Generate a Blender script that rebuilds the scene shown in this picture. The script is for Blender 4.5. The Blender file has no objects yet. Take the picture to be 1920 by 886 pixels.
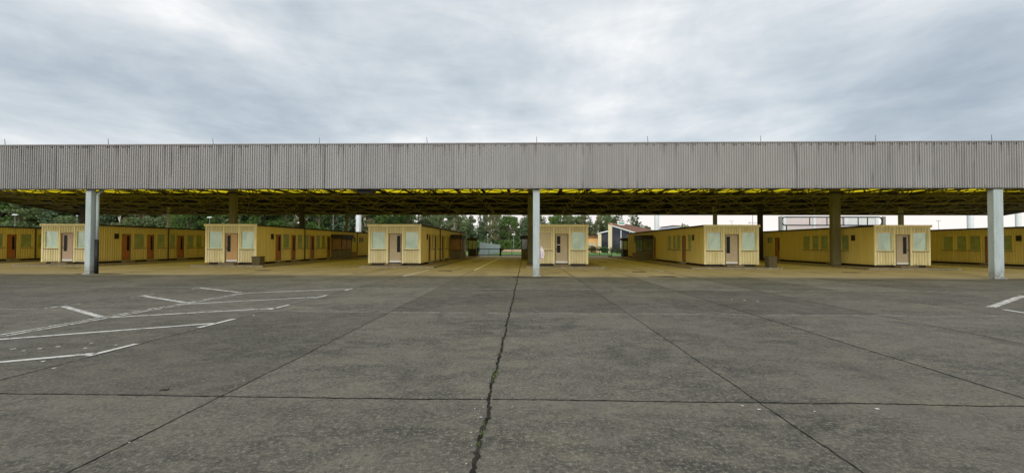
import bpy, bmesh, math, random
from mathutils import Vector, Matrix
R = math.radians
S = bpy.context.scene
C = S.collection
rnd = random.Random(11)

# ------------------------------------------------------------------ camera
cam = bpy.data.cameras.new('camera')
cam.sensor_width = 36.0
cam.lens = 830 / 1920 * 36.0
cam.clip_start = 0.1
cam.clip_end = 3000
cam_ob = bpy.data.objects.new('camera', cam)
C.objects.link(cam_ob)
cam_ob.matrix_world = (Matrix.Translation((0, 0, 1.74)) @ Matrix.Rotation(R(1.73), 4, 'Z')
                       @ Matrix.Rotation(R(91.03), 4, 'X') @ Matrix.Rotation(R(0.16), 4, 'Z'))
S.camera = cam_ob

# ------------------------------------------------------------------ light, exposure
SUN_EL, SUN_AZ = 24.0, 200.0            # azimuth clockwise from +Y: behind the camera, a little to the left
S.view_settings.view_transform = 'Standard'
S.view_settings.look = 'None'
S.view_settings.gamma = 1
S.view_settings.use_curve_mapping = False
S.view_settings.exposure = 0.42
S.render.engine = 'CYCLES'
cy = S.cycles
cy.use_denoising = True
cy.max_bounces = 8
cy.diffuse_bounces = 5
cy.glossy_bounces = 3
cy.transmission_bounces = 4
cy.transparent_max_bounces = 8
cy.sample_clamp_indirect = 6

class NT:
    """small helper to write node trees"""
    def __init__(s, tree):
        s.t = tree
        tree.nodes.clear()
    def n(s, typ, **kw):
        nd = s.t.nodes.new(typ)
        for k, v in kw.items():
            if k.startswith('i_'):
                k = k[2:].replace('_', ' ')
                nd.inputs[int(k) if k.isdigit() else k].default_value = v
            else:
                setattr(nd, k, v)
        return nd
    def l(s, a, b):
        s.t.links.new(a, b)
    def put(s, sock, v):
        if isinstance(v, bpy.types.NodeSocket):
            s.l(v, sock)
        else:
            sock.default_value = v
    def m(s, op, a, b=0.0, c=None, clamp=False):
        nd = s.n('ShaderNodeMath', operation=op)
        nd.use_clamp = clamp
        s.put(nd.inputs[0], a)
        s.put(nd.inputs[1], b)
        if c is not None:
            s.put(nd.inputs[2], c)
        return nd.outputs[0]
    def mix(s, f, a, b, mode='MIX'):
        nd = s.n('ShaderNodeMix', data_type='RGBA', blend_type=mode)
        s.put(nd.inputs[0], f)
        for i, v in ((6, a), (7, b)):
            s.put(nd.inputs[i], v if isinstance(v, bpy.types.NodeSocket) or len(v) == 4 else (*v, 1))
        return nd.outputs[2]
    def noise(s, vec, scale, detail=3, rough=.55, dist=0.0):
        nd = s.n('ShaderNodeTexNoise', i_Scale=scale, i_Detail=detail, i_Roughness=rough, i_Distortion=dist)
        if vec is not None:
            s.l(vec, nd.inputs['Vector'])
        return nd.outputs[0]
    def ss(s, v, a, b, lo=0.0, hi=1.0):
        nd = s.n('ShaderNodeMapRange', interpolation_type='SMOOTHSTEP', i_1=a, i_2=b, i_3=lo, i_4=hi)
        s.put(nd.inputs[0], v)
        return nd.outputs[0]
    def mapping(s, vec, scale=(1, 1, 1), loc=(0, 0, 0), rot=(0, 0, 0)):
        nd = s.n('ShaderNodeMapping')
        s.l(vec, nd.inputs[0])
        nd.inputs[1].default_value = loc
        nd.inputs[2].default_value = rot
        nd.inputs[3].default_value = scale
        return nd.outputs[0]
    def xyz(s, vec):
        nd = s.n('ShaderNodeSeparateXYZ')
        s.l(vec, nd.inputs[0])
        return nd.outputs
    def comb(s, x, y, z):
        nd = s.n('ShaderNodeCombineXYZ')
        for i, v in enumerate((x, y, z)):
            s.put(nd.inputs[i], v)
        return nd.outputs[0]

world = bpy.data.worlds.new('World')
S.world = world
world.use_nodes = True
w = NT(world.node_tree)
sky = w.n('ShaderNodeTexSky', sky_type='NISHITA', sun_disc=False)
sky.sun_elevation = R(SUN_EL)
sky.sun_rotation = R(SUN_AZ)
bg_sky = w.n('ShaderNodeBackground', i_Strength=0.10)
w.l(sky.outputs[0], bg_sky.inputs[0])
dirv = w.n('ShaderNodeTexCoord').outputs['Generated']
dx, dy, dz = w.xyz(dirv)[:3]
den = w.m('ADD', w.m('MAXIMUM', dz, 0.0), 0.17)
px_, py_ = w.m('DIVIDE', dx, den), w.m('DIVIDE', dy, den)
pv = w.comb(w.m('MULTIPLY', px_, 0.80), w.m('MULTIPLY', py_, .72), 3.3)
n1 = w.noise(pv, 0.85, 6, .52, .25)
n2 = w.noise(w.mapping(pv, (1.4, 1.0, 1), (7.3, 2.1, 0)), 1.7, 5, .55, .25)
n3 = w.noise(w.mapping(pv, (0.5, 0.8, 1), (3.1, 9.7, 0)), 0.42, 2, .5, 0)
def glow(az, el, ax_w, el_w):
    # broad brighter or darker region of the cloud deck, by real sky direction
    a = w.m('ARCTAN2', dx, dy)
    e = w.m('ARCSINE', dz)
    u = w.m('DIVIDE', w.m('SUBTRACT', a, R(az)), R(ax_w))
    v = w.m('DIVIDE', w.m('SUBTRACT', e, R(el)), R(el_w))
    q = w.m('ADD', w.m('MULTIPLY', u, u), w.m('MULTIPLY', v, v))
    return w.m('POWER', 2.718, w.m('MULTIPLY', q, -1.0))
t = w.m('ADD', w.m('MULTIPLY', n1, 1.15), w.m('ADD', w.m('MULTIPLY', n2, 0.5), w.m('MULTIPLY', n3, 0.75)))
n4 = w.noise(w.mapping(pv, (1.8, 1.6, 1), (1.3, 4.4, 0), (0, 0, .35)), 1.25, 5, .60, .3)
t = w.m('ADD', t, w.m('MULTIPLY', w.m('SUBTRACT', n4, .5), .60))
n6 = w.noise(w.comb(w.m('MULTIPLY', w.m('ARCTAN2', dx, dy), 1.6), w.m('MULTIPLY', dz, 9.0), w.m('MULTIPLY', dx, .6)), 1.6, 5, .6, .7)
t = w.m('ADD', t, w.m('MULTIPLY', w.m('SUBTRACT', n6, .5), .42))
t = w.m('SUBTRACT', t, 0.70)
t = w.m('ADD', w.m('MULTIPLY', w.m('SUBTRACT', t, .58), 1.22), .585)
for az, el, aw, ew, k in ((9, 27, 13, 4.5, .34), (10, 17.5, 5, 1.8, .16), (-28, 25, 26, 8, .10), (24, 20, 16, 7, .12), (-47, 15, 14, 6, -.16),
                          (46, 15, 11, 7, -.20), (-14, 16, 18, 4, -.10), (4, 11, 22, 3.6, .20), (-35, 10.5, 14, 3, .10), (190, 14, 90, 22, .55)):  # last entry: brightening added behind the camera for the cabin fronts
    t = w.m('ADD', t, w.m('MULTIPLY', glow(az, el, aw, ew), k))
ramp = w.n('ShaderNodeValToRGB')
el_ = ramp.color_ramp.elements
el_[0].position, el_[0].color = 0.0, (.27, .325, .385, 1)
el_[1].position, el_[1].color = 1.0, (1.0, .98, .98, 1)
for p, c in ((.25, (.36, .412, .465)), (.48, (.475, .522, .56)), (.68, (.60, .628, .648)), (.85, (.75, .755, .76))):
    e = el_.new(p)
    e.color = (*c, 1)
w.l(t, ramp.inputs[0])
low = w.ss(dz, 0.02, 0.15, 1.0, 0.0)
cl = w.mix(low, ramp.outputs[0], (.82, .745, .72))
# extra sky brightness added low behind the camera to light the cabin fronts
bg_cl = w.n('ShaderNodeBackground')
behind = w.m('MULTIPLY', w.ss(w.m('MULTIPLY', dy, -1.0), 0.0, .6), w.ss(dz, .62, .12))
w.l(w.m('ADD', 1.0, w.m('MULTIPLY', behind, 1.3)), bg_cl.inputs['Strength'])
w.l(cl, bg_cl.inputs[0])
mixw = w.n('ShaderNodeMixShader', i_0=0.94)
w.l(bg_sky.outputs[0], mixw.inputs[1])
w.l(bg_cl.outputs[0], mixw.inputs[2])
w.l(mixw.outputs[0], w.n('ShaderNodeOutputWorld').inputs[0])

sun = bpy.data.lights.new('sun', 'SUN')
sun.energy = 1.3
sun.angle = R(28)
sun.color = (1.0, .95, .88)
sun_ob = bpy.data.objects.new('sun', sun)
C.objects.link(sun_ob)
sd = Vector((math.sin(R(SUN_AZ)) * math.cos(R(SUN_EL)), math.cos(R(SUN_AZ)) * math.cos(R(SUN_EL)), math.sin(R(SUN_EL))))
sun_ob.rotation_euler = sd.to_track_quat('Z', 'Y').to_euler()
sun_ob.location = (0, -20, 40)

# ------------------------------------------------------------------ materials
def mat(name):
    m = bpy.data.materials.new(name)
    m.use_nodes = True
    t = NT(m.node_tree)
    out = t.n('ShaderNodeOutputMaterial')
    b = t.n('ShaderNodeBsdfPrincipled')
    t.l(b.outputs[0], out.inputs[0])
    co = t.n('ShaderNodeTexCoord').outputs['Object']
    return m, t, b, co, out
def bump(t, b, h, strength=.3, dist=.01):
    bp = t.n('ShaderNodeBump', i_Strength=strength, i_Distance=dist)
    t.l(h, bp.inputs['Height'])
    t.l(bp.outputs[0], b.inputs['Normal'])
def simple(name, col, rough=.7, var=.18, scale=3.0, metallic=0.0, streak=None, spec=.3):
    """paint / steel / stone with uneven tone"""
    m, t, b, co, _ = mat(name)
    v = t.mapping(co, streak) if streak else co
    n = t.noise(v, scale, 4, .6)
    n2 = t.noise(co, scale * 9, 2, .6)
    f = t.m('ADD', t.m('MULTIPLY', n, .7), t.m('MULTIPLY', n2, .3))
    f = t.ss(f, .3, .7)
    c = t.mix(f, tuple(x * (1 - var) for x in col), tuple(min(1, x * (1 + var)) for x in col))
    t.l(c, b.inputs['Base Color'])
    b.inputs['Roughness'].default_value = rough
    b.inputs['Metallic'].default_value = metallic
    b.inputs['Specular IOR Level'].default_value = spec
    return m
M = {}
def m_column():
    m, t, b, co, _ = mat('column_paint_pale')
    z = t.xyz(co)[2]
    n = t.noise(t.mapping(co, (4, 4, .5)), 1.4, 5, .65)
    n2 = t.noise(co, 9, 4, .7)
    c = t.mix(t.ss(n, .3, .7), (.28, .33, .32), (.36, .415, .40))
    c = t.mix(t.ss(n2, .60, .68, 0, .7), c, (.16, .15, .12))
    foot = t.m('MULTIPLY', t.ss(z, .75, .02), t.ss(n2, .30, .62))
    c = t.mix(t.m('MULTIPLY', foot, .8), c, (.12, .105, .075))
    t.l(c, b.inputs['Base Color'])
    b.inputs['Roughness'].default_value = .6
    return m
M['col_light'] = m_column()
M['col_dark'] = simple('column_paint_olive', (.115, .105, .045), .6, .16, 1.4, streak=(4, 4, .6))
M['col_grey'] = simple('column_paint_grey', (.20, .195, .17), .6, .12, 1.4, streak=(4, 4, .6))
M['black'] = simple('black_tar', (.015, .015, .017), .5, .2)
M['steel'] = simple('truss_steel', (.15, .135, .075), .7, .35, 1.2)
M['beam'] = simple('edge_steel', (.022, .018, .014), .7, .3, .8)
M['deck'] = simple('roof_deck', (.018, .014, .009), .8, .25, .7)
M['trim'] = simple('cream_trim', (.70, .62, .33), .6, .10, 2)
M['darktrim'] = simple('roof_felt', (.030, .024, .018), .8, .2, 2)
M['plinth'] = simple('plinth_concrete', (.16, .125, .07), .9, .25, 3)
M['browntrim'] = simple('brown_trim', (.13, .095, .045), .6, .2, 3)
M['sill'] = simple('sill_brown', (.13, .105, .06), .6, .2, 3)
def m_blank():
    m, t, b, co, _ = mat('window_blank_mint')
    oi = t.n('ShaderNodeObjectInfo')
    loc = t.n('ShaderNodeVectorMath', operation='ADD')
    t.l(co, loc.inputs[0]); t.l(oi.outputs['Location'], loc.inputs[1])
    n = t.noise(t.mapping(loc.outputs[0], (1, 1, .7)), .9, 3, .5, 1.0)
    n2 = t.noise(t.mapping(loc.outputs[0], (14, 14, .6)), 1.0, 2, .5)
    c = t.mix(t.ss(n, .38, .60), (.31, .44, .345), (.43, .585, .475))
    c = t.mix(t.ss(n2, .45, .7, 0, .25), c, (.60, .68, .60))
    t.l(c, b.inputs['Base Color'])
    b.inputs['Roughness'].default_value = .10
    b.inputs['Specular IOR Level'].default_value = .6
    return m
M['blank'] = m_blank()
M['blank_cream'] = simple('window_blank_cream', (.50, .42, .26), .5, .05, 1.1)
M['blank_side'] = simple('window_blank_green', (.25, .29, .12), .25, .18, 1.6, spec=.5)
M['door_tan'] = simple('door_tan', (.40, .325, .205), .55, .06, 2)
M['door_orange'] = simple('door_orange', (.45, .27, .11), .5, .10, 1.5, streak=(5, 5, .8))
M['door_rose'] = simple('door_rose', (.42, .30, .21), .55, .06, 2)
M['door_red'] = simple('door_red_brown', (.33, .115, .035), .5, .14, 2, streak=(5, 5, .8))
M['white'] = simple('white_plate', (.62, .60, .55), .5, .1, 4)
M['handle'] = simple('handle_metal', (.10, .09, .07), .35, .1, 5, .8)
M['dglass'] = simple('dark_glass', (.008, .009, .008), .25, .2, 1.5, spec=.12)
M['kglass'] = simple('kiosk_glass', (.10, .115, .055), .10, .3, 1.1, spec=.6)
M['kpane'] = simple('kiosk_pale_pane', (.42, .50, .42), .15, .2, 1.1, spec=.5)
M['kframe'] = simple('kiosk_frame', (.035, .030, .018), .6, .2, 2)
M['kwall'] = simple('kiosk_wall', (.13, .105, .05), .7, .25, 2)
M['kbrown'] = simple('kiosk_brown_board', (.26, .14, .045), .6, .2, 2)
M['brick'] = simple('brick_red_brown', (.24, .13, .065), .85, .3, 9)
M['planter'] = simple('planter_aggregate', (.085, .068, .032), .95, .45, 22)
M['iron'] = simple('iron_cover', (.05, .042, .03), .7, .25, 6)
M['gate'] = simple('gate_black', (.018, .02, .02), .5, .2, 4)
M['mast'] = simple('mast_white', (.66, .69, .70), .5, .05, .8)
M['lampw'] = simple('lamp_white', (.72, .72, .70), .5, .05, 2)
M['pole'] = simple('pole_grey', (.25, .27, .25), .5, .1, 2)
M['chwall'] = simple('render_cream', (.62, .54, .36), .85, .06, 1)
M['annex'] = simple('render_orange', (.66, .40, .15), .85, .06, 1)
M['tile'] = simple('roof_tile_brown', (.20, .095, .055), .85, .2, 2.5)
M['bglass'] = simple('chapel_glazing', (.022, .028, .040), .12, .4, 1.3, spec=.6)
M['bluegrey'] = simple('roof_blue_grey', (.34, .38, .44), .7, .08, 1)
M['twig'] = simple('twig_bark', (.010, .009, .008), .9, .2, 20)
M['bark'] = simple('bark', (.12, .095, .065), .95, .35, 4, streak=(3, 3, .5))
M['birch'] = simple('birch_bark', (.50, .48, .42), .9, .3, 3, streak=(1, 1, 4))
M['notice'] = simple('notice_white', (.50, .46, .44), .6, .15, 6)
M['pink'] = simple('notice_pink', (.36, .20, .23), .6, .15, 9)
M['cap'] = simple('fascia_cap', (.23, .22, .21), .6, .12, 1, streak=(.6, 1, 1))

def m_cladding(name, base, alt, pitch, var):
    """coated profiled boards: every board has a slightly different tone, with faint rain streaks and grime at the foot"""
    m, t, b, co, _ = mat(name)
    x, y, z = t.xyz(co)[:3]
    idx = t.m('FLOOR', t.m('DIVIDE', t.m('ADD', t.m('ADD', x, y), 40.013), pitch))
    wn = t.n('ShaderNodeTexWhiteNoise', noise_dimensions='1D')
    t.l(idx, wn.inputs['W'])
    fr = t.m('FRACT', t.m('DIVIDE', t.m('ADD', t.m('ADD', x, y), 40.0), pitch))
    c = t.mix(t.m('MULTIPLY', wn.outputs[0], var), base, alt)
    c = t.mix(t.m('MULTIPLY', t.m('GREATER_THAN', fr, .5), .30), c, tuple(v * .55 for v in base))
    st = t.noise(t.mapping(co, (5, 5, .35)), 1.6, 4, .6)
    c = t.mix(t.ss(st, .45, .8, 0, .5), c, tuple(v * .62 for v in base))
    dirt = t.m('MULTIPLY', t.ss(z, .50, .12), t.ss(t.noise(co, 3.5, 4, .6), .35, .75))
    c = t.mix(t.m('MULTIPLY', dirt, .5), c, (.22, .17, .09))
    oi = t.n('ShaderNodeObjectInfo')
    k = t.m('ADD', .90, t.m('MULTIPLY', oi.outputs['Random'], .16))
    c = t.mix(1.0, c, t.comb(k, k, t.m('MULTIPLY', k, t.m('SUBTRACT', 1.08, t.m('MULTIPLY', oi.outputs['Random'], .12)))), 'MULTIPLY')
    t.l(c, b.inputs['Base Color'])
    b.inputs['Roughness'].default_value = .62
    b.inputs['Specular IOR Level'].default_value = .25
    return m
M['clad_front'] = m_cladding('cladding_cream', (.66, .575, .275), (.74, .655, .38), .2, 1.0)
M['clad_side'] = m_cladding('cladding_yellow_lit', (.60, .475, .125), (.66, .54, .19), .2, .7)  # same boards as the front, yellow roof light put into the colour

def m_fascia():
    m, t, b, co, _ = mat('fascia_corrugated')
    x, y, z = t.xyz(co)[:3]
    pan = t.m('FLOOR', t.m('DIVIDE', t.m('ADD', x, 90), 1.024))
    wn = t.n('ShaderNodeTexWhiteNoise', noise_dimensions='1D'); t.l(pan, wn.inputs['W'])
    rib = t.m('FLOOR', t.m('DIVIDE', t.m('ADD', x, 90), .128))
    wr = t.n('ShaderNodeTexWhiteNoise', noise_dimensions='1D'); t.l(rib, wr.inputs['W'])
    big = t.noise(t.mapping(co, (.12, 1, .05)), 1.0, 2, .5)
    c = t.mix(wn.outputs[0], (.212, .214, .202), (.268, .268, .252))
    c = t.mix(t.m('MULTIPLY', t.m('POWER', wr.outputs[0], 2.0), .22), c, (.22, .21, .20))
    c = t.mix(t.ss(big, .35, .65, 0, .5), c, (.30, .285, .262))
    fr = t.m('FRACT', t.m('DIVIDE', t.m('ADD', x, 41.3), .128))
    groove_shade = t.m('MULTIPLY', t.m('GREATER_THAN', t.m('ABSOLUTE', t.m('SUBTRACT', fr, .656)), .26), .35)  # recessed flats darkened: shade between the ribs put into the colour
    c = t.mix(groove_shade, c, (.17, .165, .16))
    fr2 = t.m('FRACT', t.m('DIVIDE', t.m('ADD', x, 90), 1.024))
    c = t.mix(t.m('MULTIPLY', t.m('LESS_THAN', fr2, .07), t.m('MULTIPLY', t.m('POWER', wn.outputs[0], 5.0), .85)), c, (.06, .06, .06))
    # rusty drips below the fixings along the top, only on some ribs
    nx = t.noise(t.mapping(co, (1, 0, 0)), 3.1, 3, .7)
    top = t.ss(z, 6.55, 7.30)
    drip = t.m('MULTIPLY', t.ss(nx, .56, .66), t.m('POWER', top, 1.7))
    c = t.mix(t.m('MULTIPLY', drip, .75), c, (.085, .07, .065))
    n2 = t.noise(t.mapping(co, (1, 0, .015), (17, 0, 0)), 2.3, 3, .75)
    c = t.mix(t.ss(n2, .56, .72, 0, .6), c, (.13, .125, .118))
    n5 = t.noise(t.mapping(co, (1, 0, .25), (3, 0, 0)), 1.3, 5, .7)
    c = t.mix(t.ss(n5, .50, .75, 0, .45), c, (.17, .168, .16))
    c = t.mix(t.ss(n5, .48, .28, 0, .4), c, (.33, .325, .30))
    fix = t.m('MULTIPLY', t.m('MULTIPLY', t.m('LESS_THAN', t.m('ABSOLUTE', t.m('SUBTRACT', fr, .65)), .30), t.m('GREATER_THAN', wr.outputs[0], .74)), t.m('LESS_THAN', t.m('ABSOLUTE', t.m('SUBTRACT', z, 7.14)), .05))
    c = t.mix(t.m('MULTIPLY', fix, .8), c, (.045, .03, .03))
    w2 = t.n('ShaderNodeTexWhiteNoise', noise_dimensions='1D'); t.l(t.m('ADD', rib, 777.0), w2.inputs['W'])
    run = t.m('MULTIPLY', t.m('GREATER_THAN', w2.outputs[0], .955), t.ss(t.noise(t.mapping(co, (3, 0, .35)), 1.5, 3, .6), .40, .66))
    c = t.mix(t.m('MULTIPLY', run, .55), c, (.055, .052, .05))
    run2 = t.m('MULTIPLY', t.m('LESS_THAN', w2.outputs[0], .085), t.m('POWER', t.ss(z, 6.2, 7.25), 1.5))
    c = t.mix(t.m('MULTIPLY', run2, .5), c, (.075, .062, .055))
    foot = t.m('MULTIPLY', t.ss(z, 5.12, 4.85), t.ss(t.noise(t.mapping(co, (1, 1, .4)), 5, 3, .6), .45, .65))
    c = t.mix(t.m('MULTIPLY', foot, .4), c, (.12, .115, .11))
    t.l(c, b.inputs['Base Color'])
    b.inputs['Roughness'].default_value = .55
    b.inputs['Metallic'].default_value = .0
    return m
M['fascia'] = m_fascia()

def m_skylight():
    m, t, b, co, out = mat('skylight_yellow')
    t.t.nodes.remove(b)
    n = t.noise(t.mapping(co, (1, .3, 1)), 1.6, 3, .6)
    c = t.mix(n, (.66, .515, .008), (.76, .61, .025))
    tr = t.n('ShaderNodeBsdfTranslucent'); t.l(c, tr.inputs[0])
    df = t.n('ShaderNodeBsdfDiffuse'); t.l(c, df.inputs[0])
    mx = t.n('ShaderNodeMixShader', i_0=.12)
    t.l(tr.outputs[0], mx.inputs[1]); t.l(df.outputs[0], mx.inputs[2]); t.l(mx.outputs[0], out.inputs[0])
    return m
M['skylight'] = m_skylight()

def m_concrete():
    m, t, b, co, _ = mat('concrete_slabs')
    x, y, z = t.xyz(co)[:3]
    at = t.n('ShaderNodeAttribute', attribute_name='tone')
    wob = t.noise(co, .35, 4, .6)
    big = t.noise(t.mapping(co, (.7, 1.3, 1)), .45, 6, .62, .4)
    med = t.noise(t.mapping(co, (1, 1.4, 1), (5, 3, 0)), 2.6, 6, .68, .6)
    fine = t.noise(co, 24, 5, .75)
    spk = t.noise(co, 75, 2, .7)
    g1 = t.noise(t.mapping(co, (1, .8, 1), (2, 8, 0)), 11, 6, .8)
    c = t.mix(t.ss(big, .36, .64), (.050, .050, .046), (.118, .110, .094))
    c = t.mix(t.ss(med, .42, .70, 0, .75), c, (.165, .148, .122))
    c = t.mix(t.ss(med, .46, .28, 0, .45), c, (.042, .043, .042))
    c = t.mix(t.ss(g1, .48, .70, 0, .8), c, (.165, .152, .130))
    c = t.mix(t.ss(g1, .46, .30, 0, .7), c, (.036, .036, .034))
    c = t.mix(t.ss(fine, .50, .66, 0, .9), c, (.23, .212, .18))
    c = t.mix(t.ss(fine, .46, .30, 0, .75), c, (.030, .030, .028))
    c = t.mix(t.ss(spk, .57, .72, 0, .7), c, (.30, .28, .24))
    c = t.mix(t.ss(spk, .42, .28, 0, .7), c, (.022, .022, .021))
    stain = t.noise(t.mapping(co, (.8, .5, 1), (9, 4, 0)), .75, 4, .55, 1.2)
    c = t.mix(t.ss(stain, .60, .74, 0, .5), c, (.045, .045, .046))
    dirt = t.noise(t.mapping(co, (.35, .8, 1), (3, 1, 0)), 1.1, 5, .6, .8)
    c = t.mix(t.ss(dirt, .55, .75, 0, .55), c, t.mix(1.0, c, (1.5, 1.42, 1.28), 'MULTIPLY'))
    # slab edges are abraded paler along the cross joints
    for jy, off in ((4.98, -1), (11.27, -1)):
        ed = t.m('MULTIPLY', t.ss(t.m('ADD', y, t.m('MULTIPLY', t.m('SUBTRACT', wob, .5), .5)), jy - .55, jy - .02), t.m('LESS_THAN', y, jy))
        c = t.mix(t.m('MULTIPLY', ed, t.ss(g1, .35, .65, .05, .5)), c, (.17, .155, .13))
    tone = t.m('ADD', .80, t.m('MULTIPLY', at.outputs['Fac'], .40))
    c = t.mix(1.0, c, t.comb(tone, tone, tone), 'MULTIPLY')
    c = t.mix(1.0, c, (1.11, 1.095, 1.0), 'MULTIPLY')
    trk = t.noise(t.mapping(co, (1, .03, 1), (6, 0, 0)), .85, 4, .6)
    c = t.mix(t.m('MULTIPLY', t.ss(trk, .52, .68), t.ss(med, .25, .6, 0, .45)), c, (.16, .15, .128))
    # clean dry concrete under the roof, weathered black outside it: the edge follows the drip line of the fascia
    f = t.ss(t.m('ADD', y, t.m('MULTIPLY', t.m('SUBTRACT', wob, .5), 1.8)), 23.2, 25.2)
    f2 = t.m('MULTIPLY', f, t.ss(y, 70, 66.5))
    dry = t.mix(t.ss(big, .3, .7), (.29, .24, .150), (.38, .32, .205))
    dry = t.mix(t.ss(med, .5, .75, 0, .35), dry, (.22, .18, .12))
    dry = t.mix(t.ss(fine, .3, .7, 0, .3), dry, (.45, .38, .27))
    worn = t.ss(t.noise(t.mapping(co, (1, .08, 1)), .9, 4, .6), .48, .72)
    dry = t.mix(t.m('MULTIPLY', worn, .5), dry, (.15, .125, .08))
    oil = t.ss(t.noise(t.mapping(co, (1, .45, 1), (4, 4, 0)), 1.1, 5, .6, .8), .58, .70)
    dry = t.mix(t.m('MULTIPLY', oil, .55), dry, (.10, .085, .055))
    c = t.mix(f2, c, dry)
    # damp dirty fringe just outside the drip line, in patches
    fr = t.m('MULTIPLY', t.ss(y, 21.5, 23.3), t.ss(y, 24.6, 23.6))
    c = t.mix(t.m('MULTIPLY', fr, t.ss(t.noise(t.mapping(co, (.35, 1, 1)), .8, 4, .6), .45, .7, 0, .55)), c, (.05, .047, .04))
    t.l(c, b.inputs['Base Color'])
    b.inputs['Specular IOR Level'].default_value = .18
    rg = t.ss(big, .3, .7, .72, .92)
    t.l(rg, b.inputs['Roughness'])
    h = t.m('ADD', t.m('MULTIPLY', fine, .6), t.m('ADD', t.m('MULTIPLY', spk, .4), t.m('MULTIPLY', med, .8)))
    bump(t, b, h, .35, .008)
    return m
M['concrete'] = m_concrete()

def m_joint(name, dark, light, moss, f):
    m, t, b, co, _ = mat(name)
    n = t.noise(co, 3.2, 4, .65)
    g = t.noise(co, 1.1, 3, .6)
    c = t.mix(t.ss(n, .35, .65), dark, light)
    c = t.mix(t.ss(g, .58 - f, .72 - f), c, moss)
    t.l(c, b.inputs['Base Color'])
    b.inputs['Roughness'].default_value = .95
    b.inputs['Specular IOR Level'].default_value = .1
    return m
M['joint'] = m_joint('joint_dark', (.010, .010, .009), (.045, .042, .036), (.022, .028, .012), 0)
M['joint_soft'] = m_joint('joint_soft', (.05, .047, .042), (.13, .12, .105), (.07, .066, .05), 0)
M['joint_moss'] = m_joint('joint_mossy', (.010, .010, .008), (.05, .045, .035), (.026, .034, .012), .04)
M['joint_pale'] = m_joint('joint_pale', (.17, .157, .13), (.27, .25, .21), (.11, .10, .085), 0)

def m_paint():
    m, t, b, co, out = mat('road_paint_worn')
    n = t.noise(co, 7, 5, .7)
    n2 = t.noise(co, 38, 3, .7)
    at = t.n('ShaderNodeAttribute', attribute_name='wear')
    c = t.mix(n, (.58, .56, .50), (.72, .70, .64))
    t.l(c, b.inputs['Base Color'])
    b.inputs['Roughness'].default_value = .8
    # where the paint has flaked off the slab shows through
    k = t.m('ADD', t.m('MULTIPLY', n, .6), t.m('MULTIPLY', n2, .4))
    hole = t.m('LESS_THAN', k, at.outputs['Fac'])
    tr = t.n('ShaderNodeBsdfTransparent')
    mx = t.n('ShaderNodeMixShader')
    t.l(hole, mx.inputs[0]); t.l(b.outputs[0], mx.inputs[1]); t.l(tr.outputs[0], mx.inputs[2]); t.l(mx.outputs[0], out.inputs[0])
    return m
M['paint'] = m_paint()

def m_grassground(name, a, bcol, sc):
    m, t, b, co, _ = mat(name)
    n = t.noise(co, sc, 5, .65)
    n2 = t.noise(co, sc * 14, 3, .7)
    c = t.mix(t.ss(n, .35, .65), a, bcol)
    c = t.mix(t.ss(n2, .3, .8, 0, .5), c, tuple(v * 1.5 for v in bcol))
    t.l(c, b.inputs['Base Color'])
    b.inputs['Roughness'].default_value = .95
    bump(t, b, n2, .6, .05)
    return m
M['terrain'] = m_grassground('terrain_grass', (.045, .075, .018), (.085, .13, .03), .08)
M['lawn'] = m_grassground('lawn_green', (.10, .20, .025), (.15, .30, .045), .2)
M['straw'] = m_grassground('dry_field', (.34, .25, .13), (.46, .33, .17), .3)
M['road'] = m_grassground('access_road', (.30, .29, .27), (.38, .37, .34), .4)
M['kerb'] = simple('kerb_stone', (.20, .175, .11), .9, .3, 5)
M['island'] = simple('island_paving', (.21, .155, .085), .9, .3, 2.2)
M['island_moss'] = simple('island_front_moss', (.20, .18, .08), .9, .4, 3)

def m_leaf(name, cols, trans=.25):
    m, t, b, co, out = mat(name)
    at = t.n('ShaderNodeAttribute', attribute_name='tone')
    oi = t.n('ShaderNodeObjectInfo')
    c = t.mix(at.outputs['Fac'], cols[0], cols[1])
    c = t.mix(t.m('MULTIPLY', oi.outputs['Random'], .6), c, cols[2])
    t.l(c, b.inputs['Base Color'])
    b.inputs['Roughness'].default_value = .7
    b.inputs['Specular IOR Level'].default_value = .2
    tr = t.n('ShaderNodeBsdfTranslucent'); t.l(c, tr.inputs[0])
    mx = t.n('ShaderNodeMixShader', i_0=trans)
    t.l(b.outputs[0], mx.inputs[1]); t.l(tr.outputs[0], mx.inputs[2]); t.l(mx.outputs[0], out.inputs[0])
    return m
M['leaf_dark'] = m_leaf('leaf_dark', ((.07, .14, .034), (.16, .265, .068), (.12, .195, .055)), .4)
M['leaf_mid'] = m_leaf('leaf_mid', ((.12, .18, .07), (.235, .30, .13), (.18, .22, .11)), .4)
M['leaf_pale'] = m_leaf('leaf_pale', ((.15, .18, .08), (.27, .28, .14), (.23, .21, .11)), .4)
M['needle'] = m_leaf('needle', ((.07, .12, .06), (.15, .215, .11), (.10, .15, .08)), .25)
M['shrub'] = m_leaf('shrub_leaf', ((.05, .075, .03), (.11, .13, .05), (.13, .085, .05)))
M['weed'] = m_leaf('weed_leaf', ((.05, .08, .02), (.10, .14, .035), (.10, .10, .04)))

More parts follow.
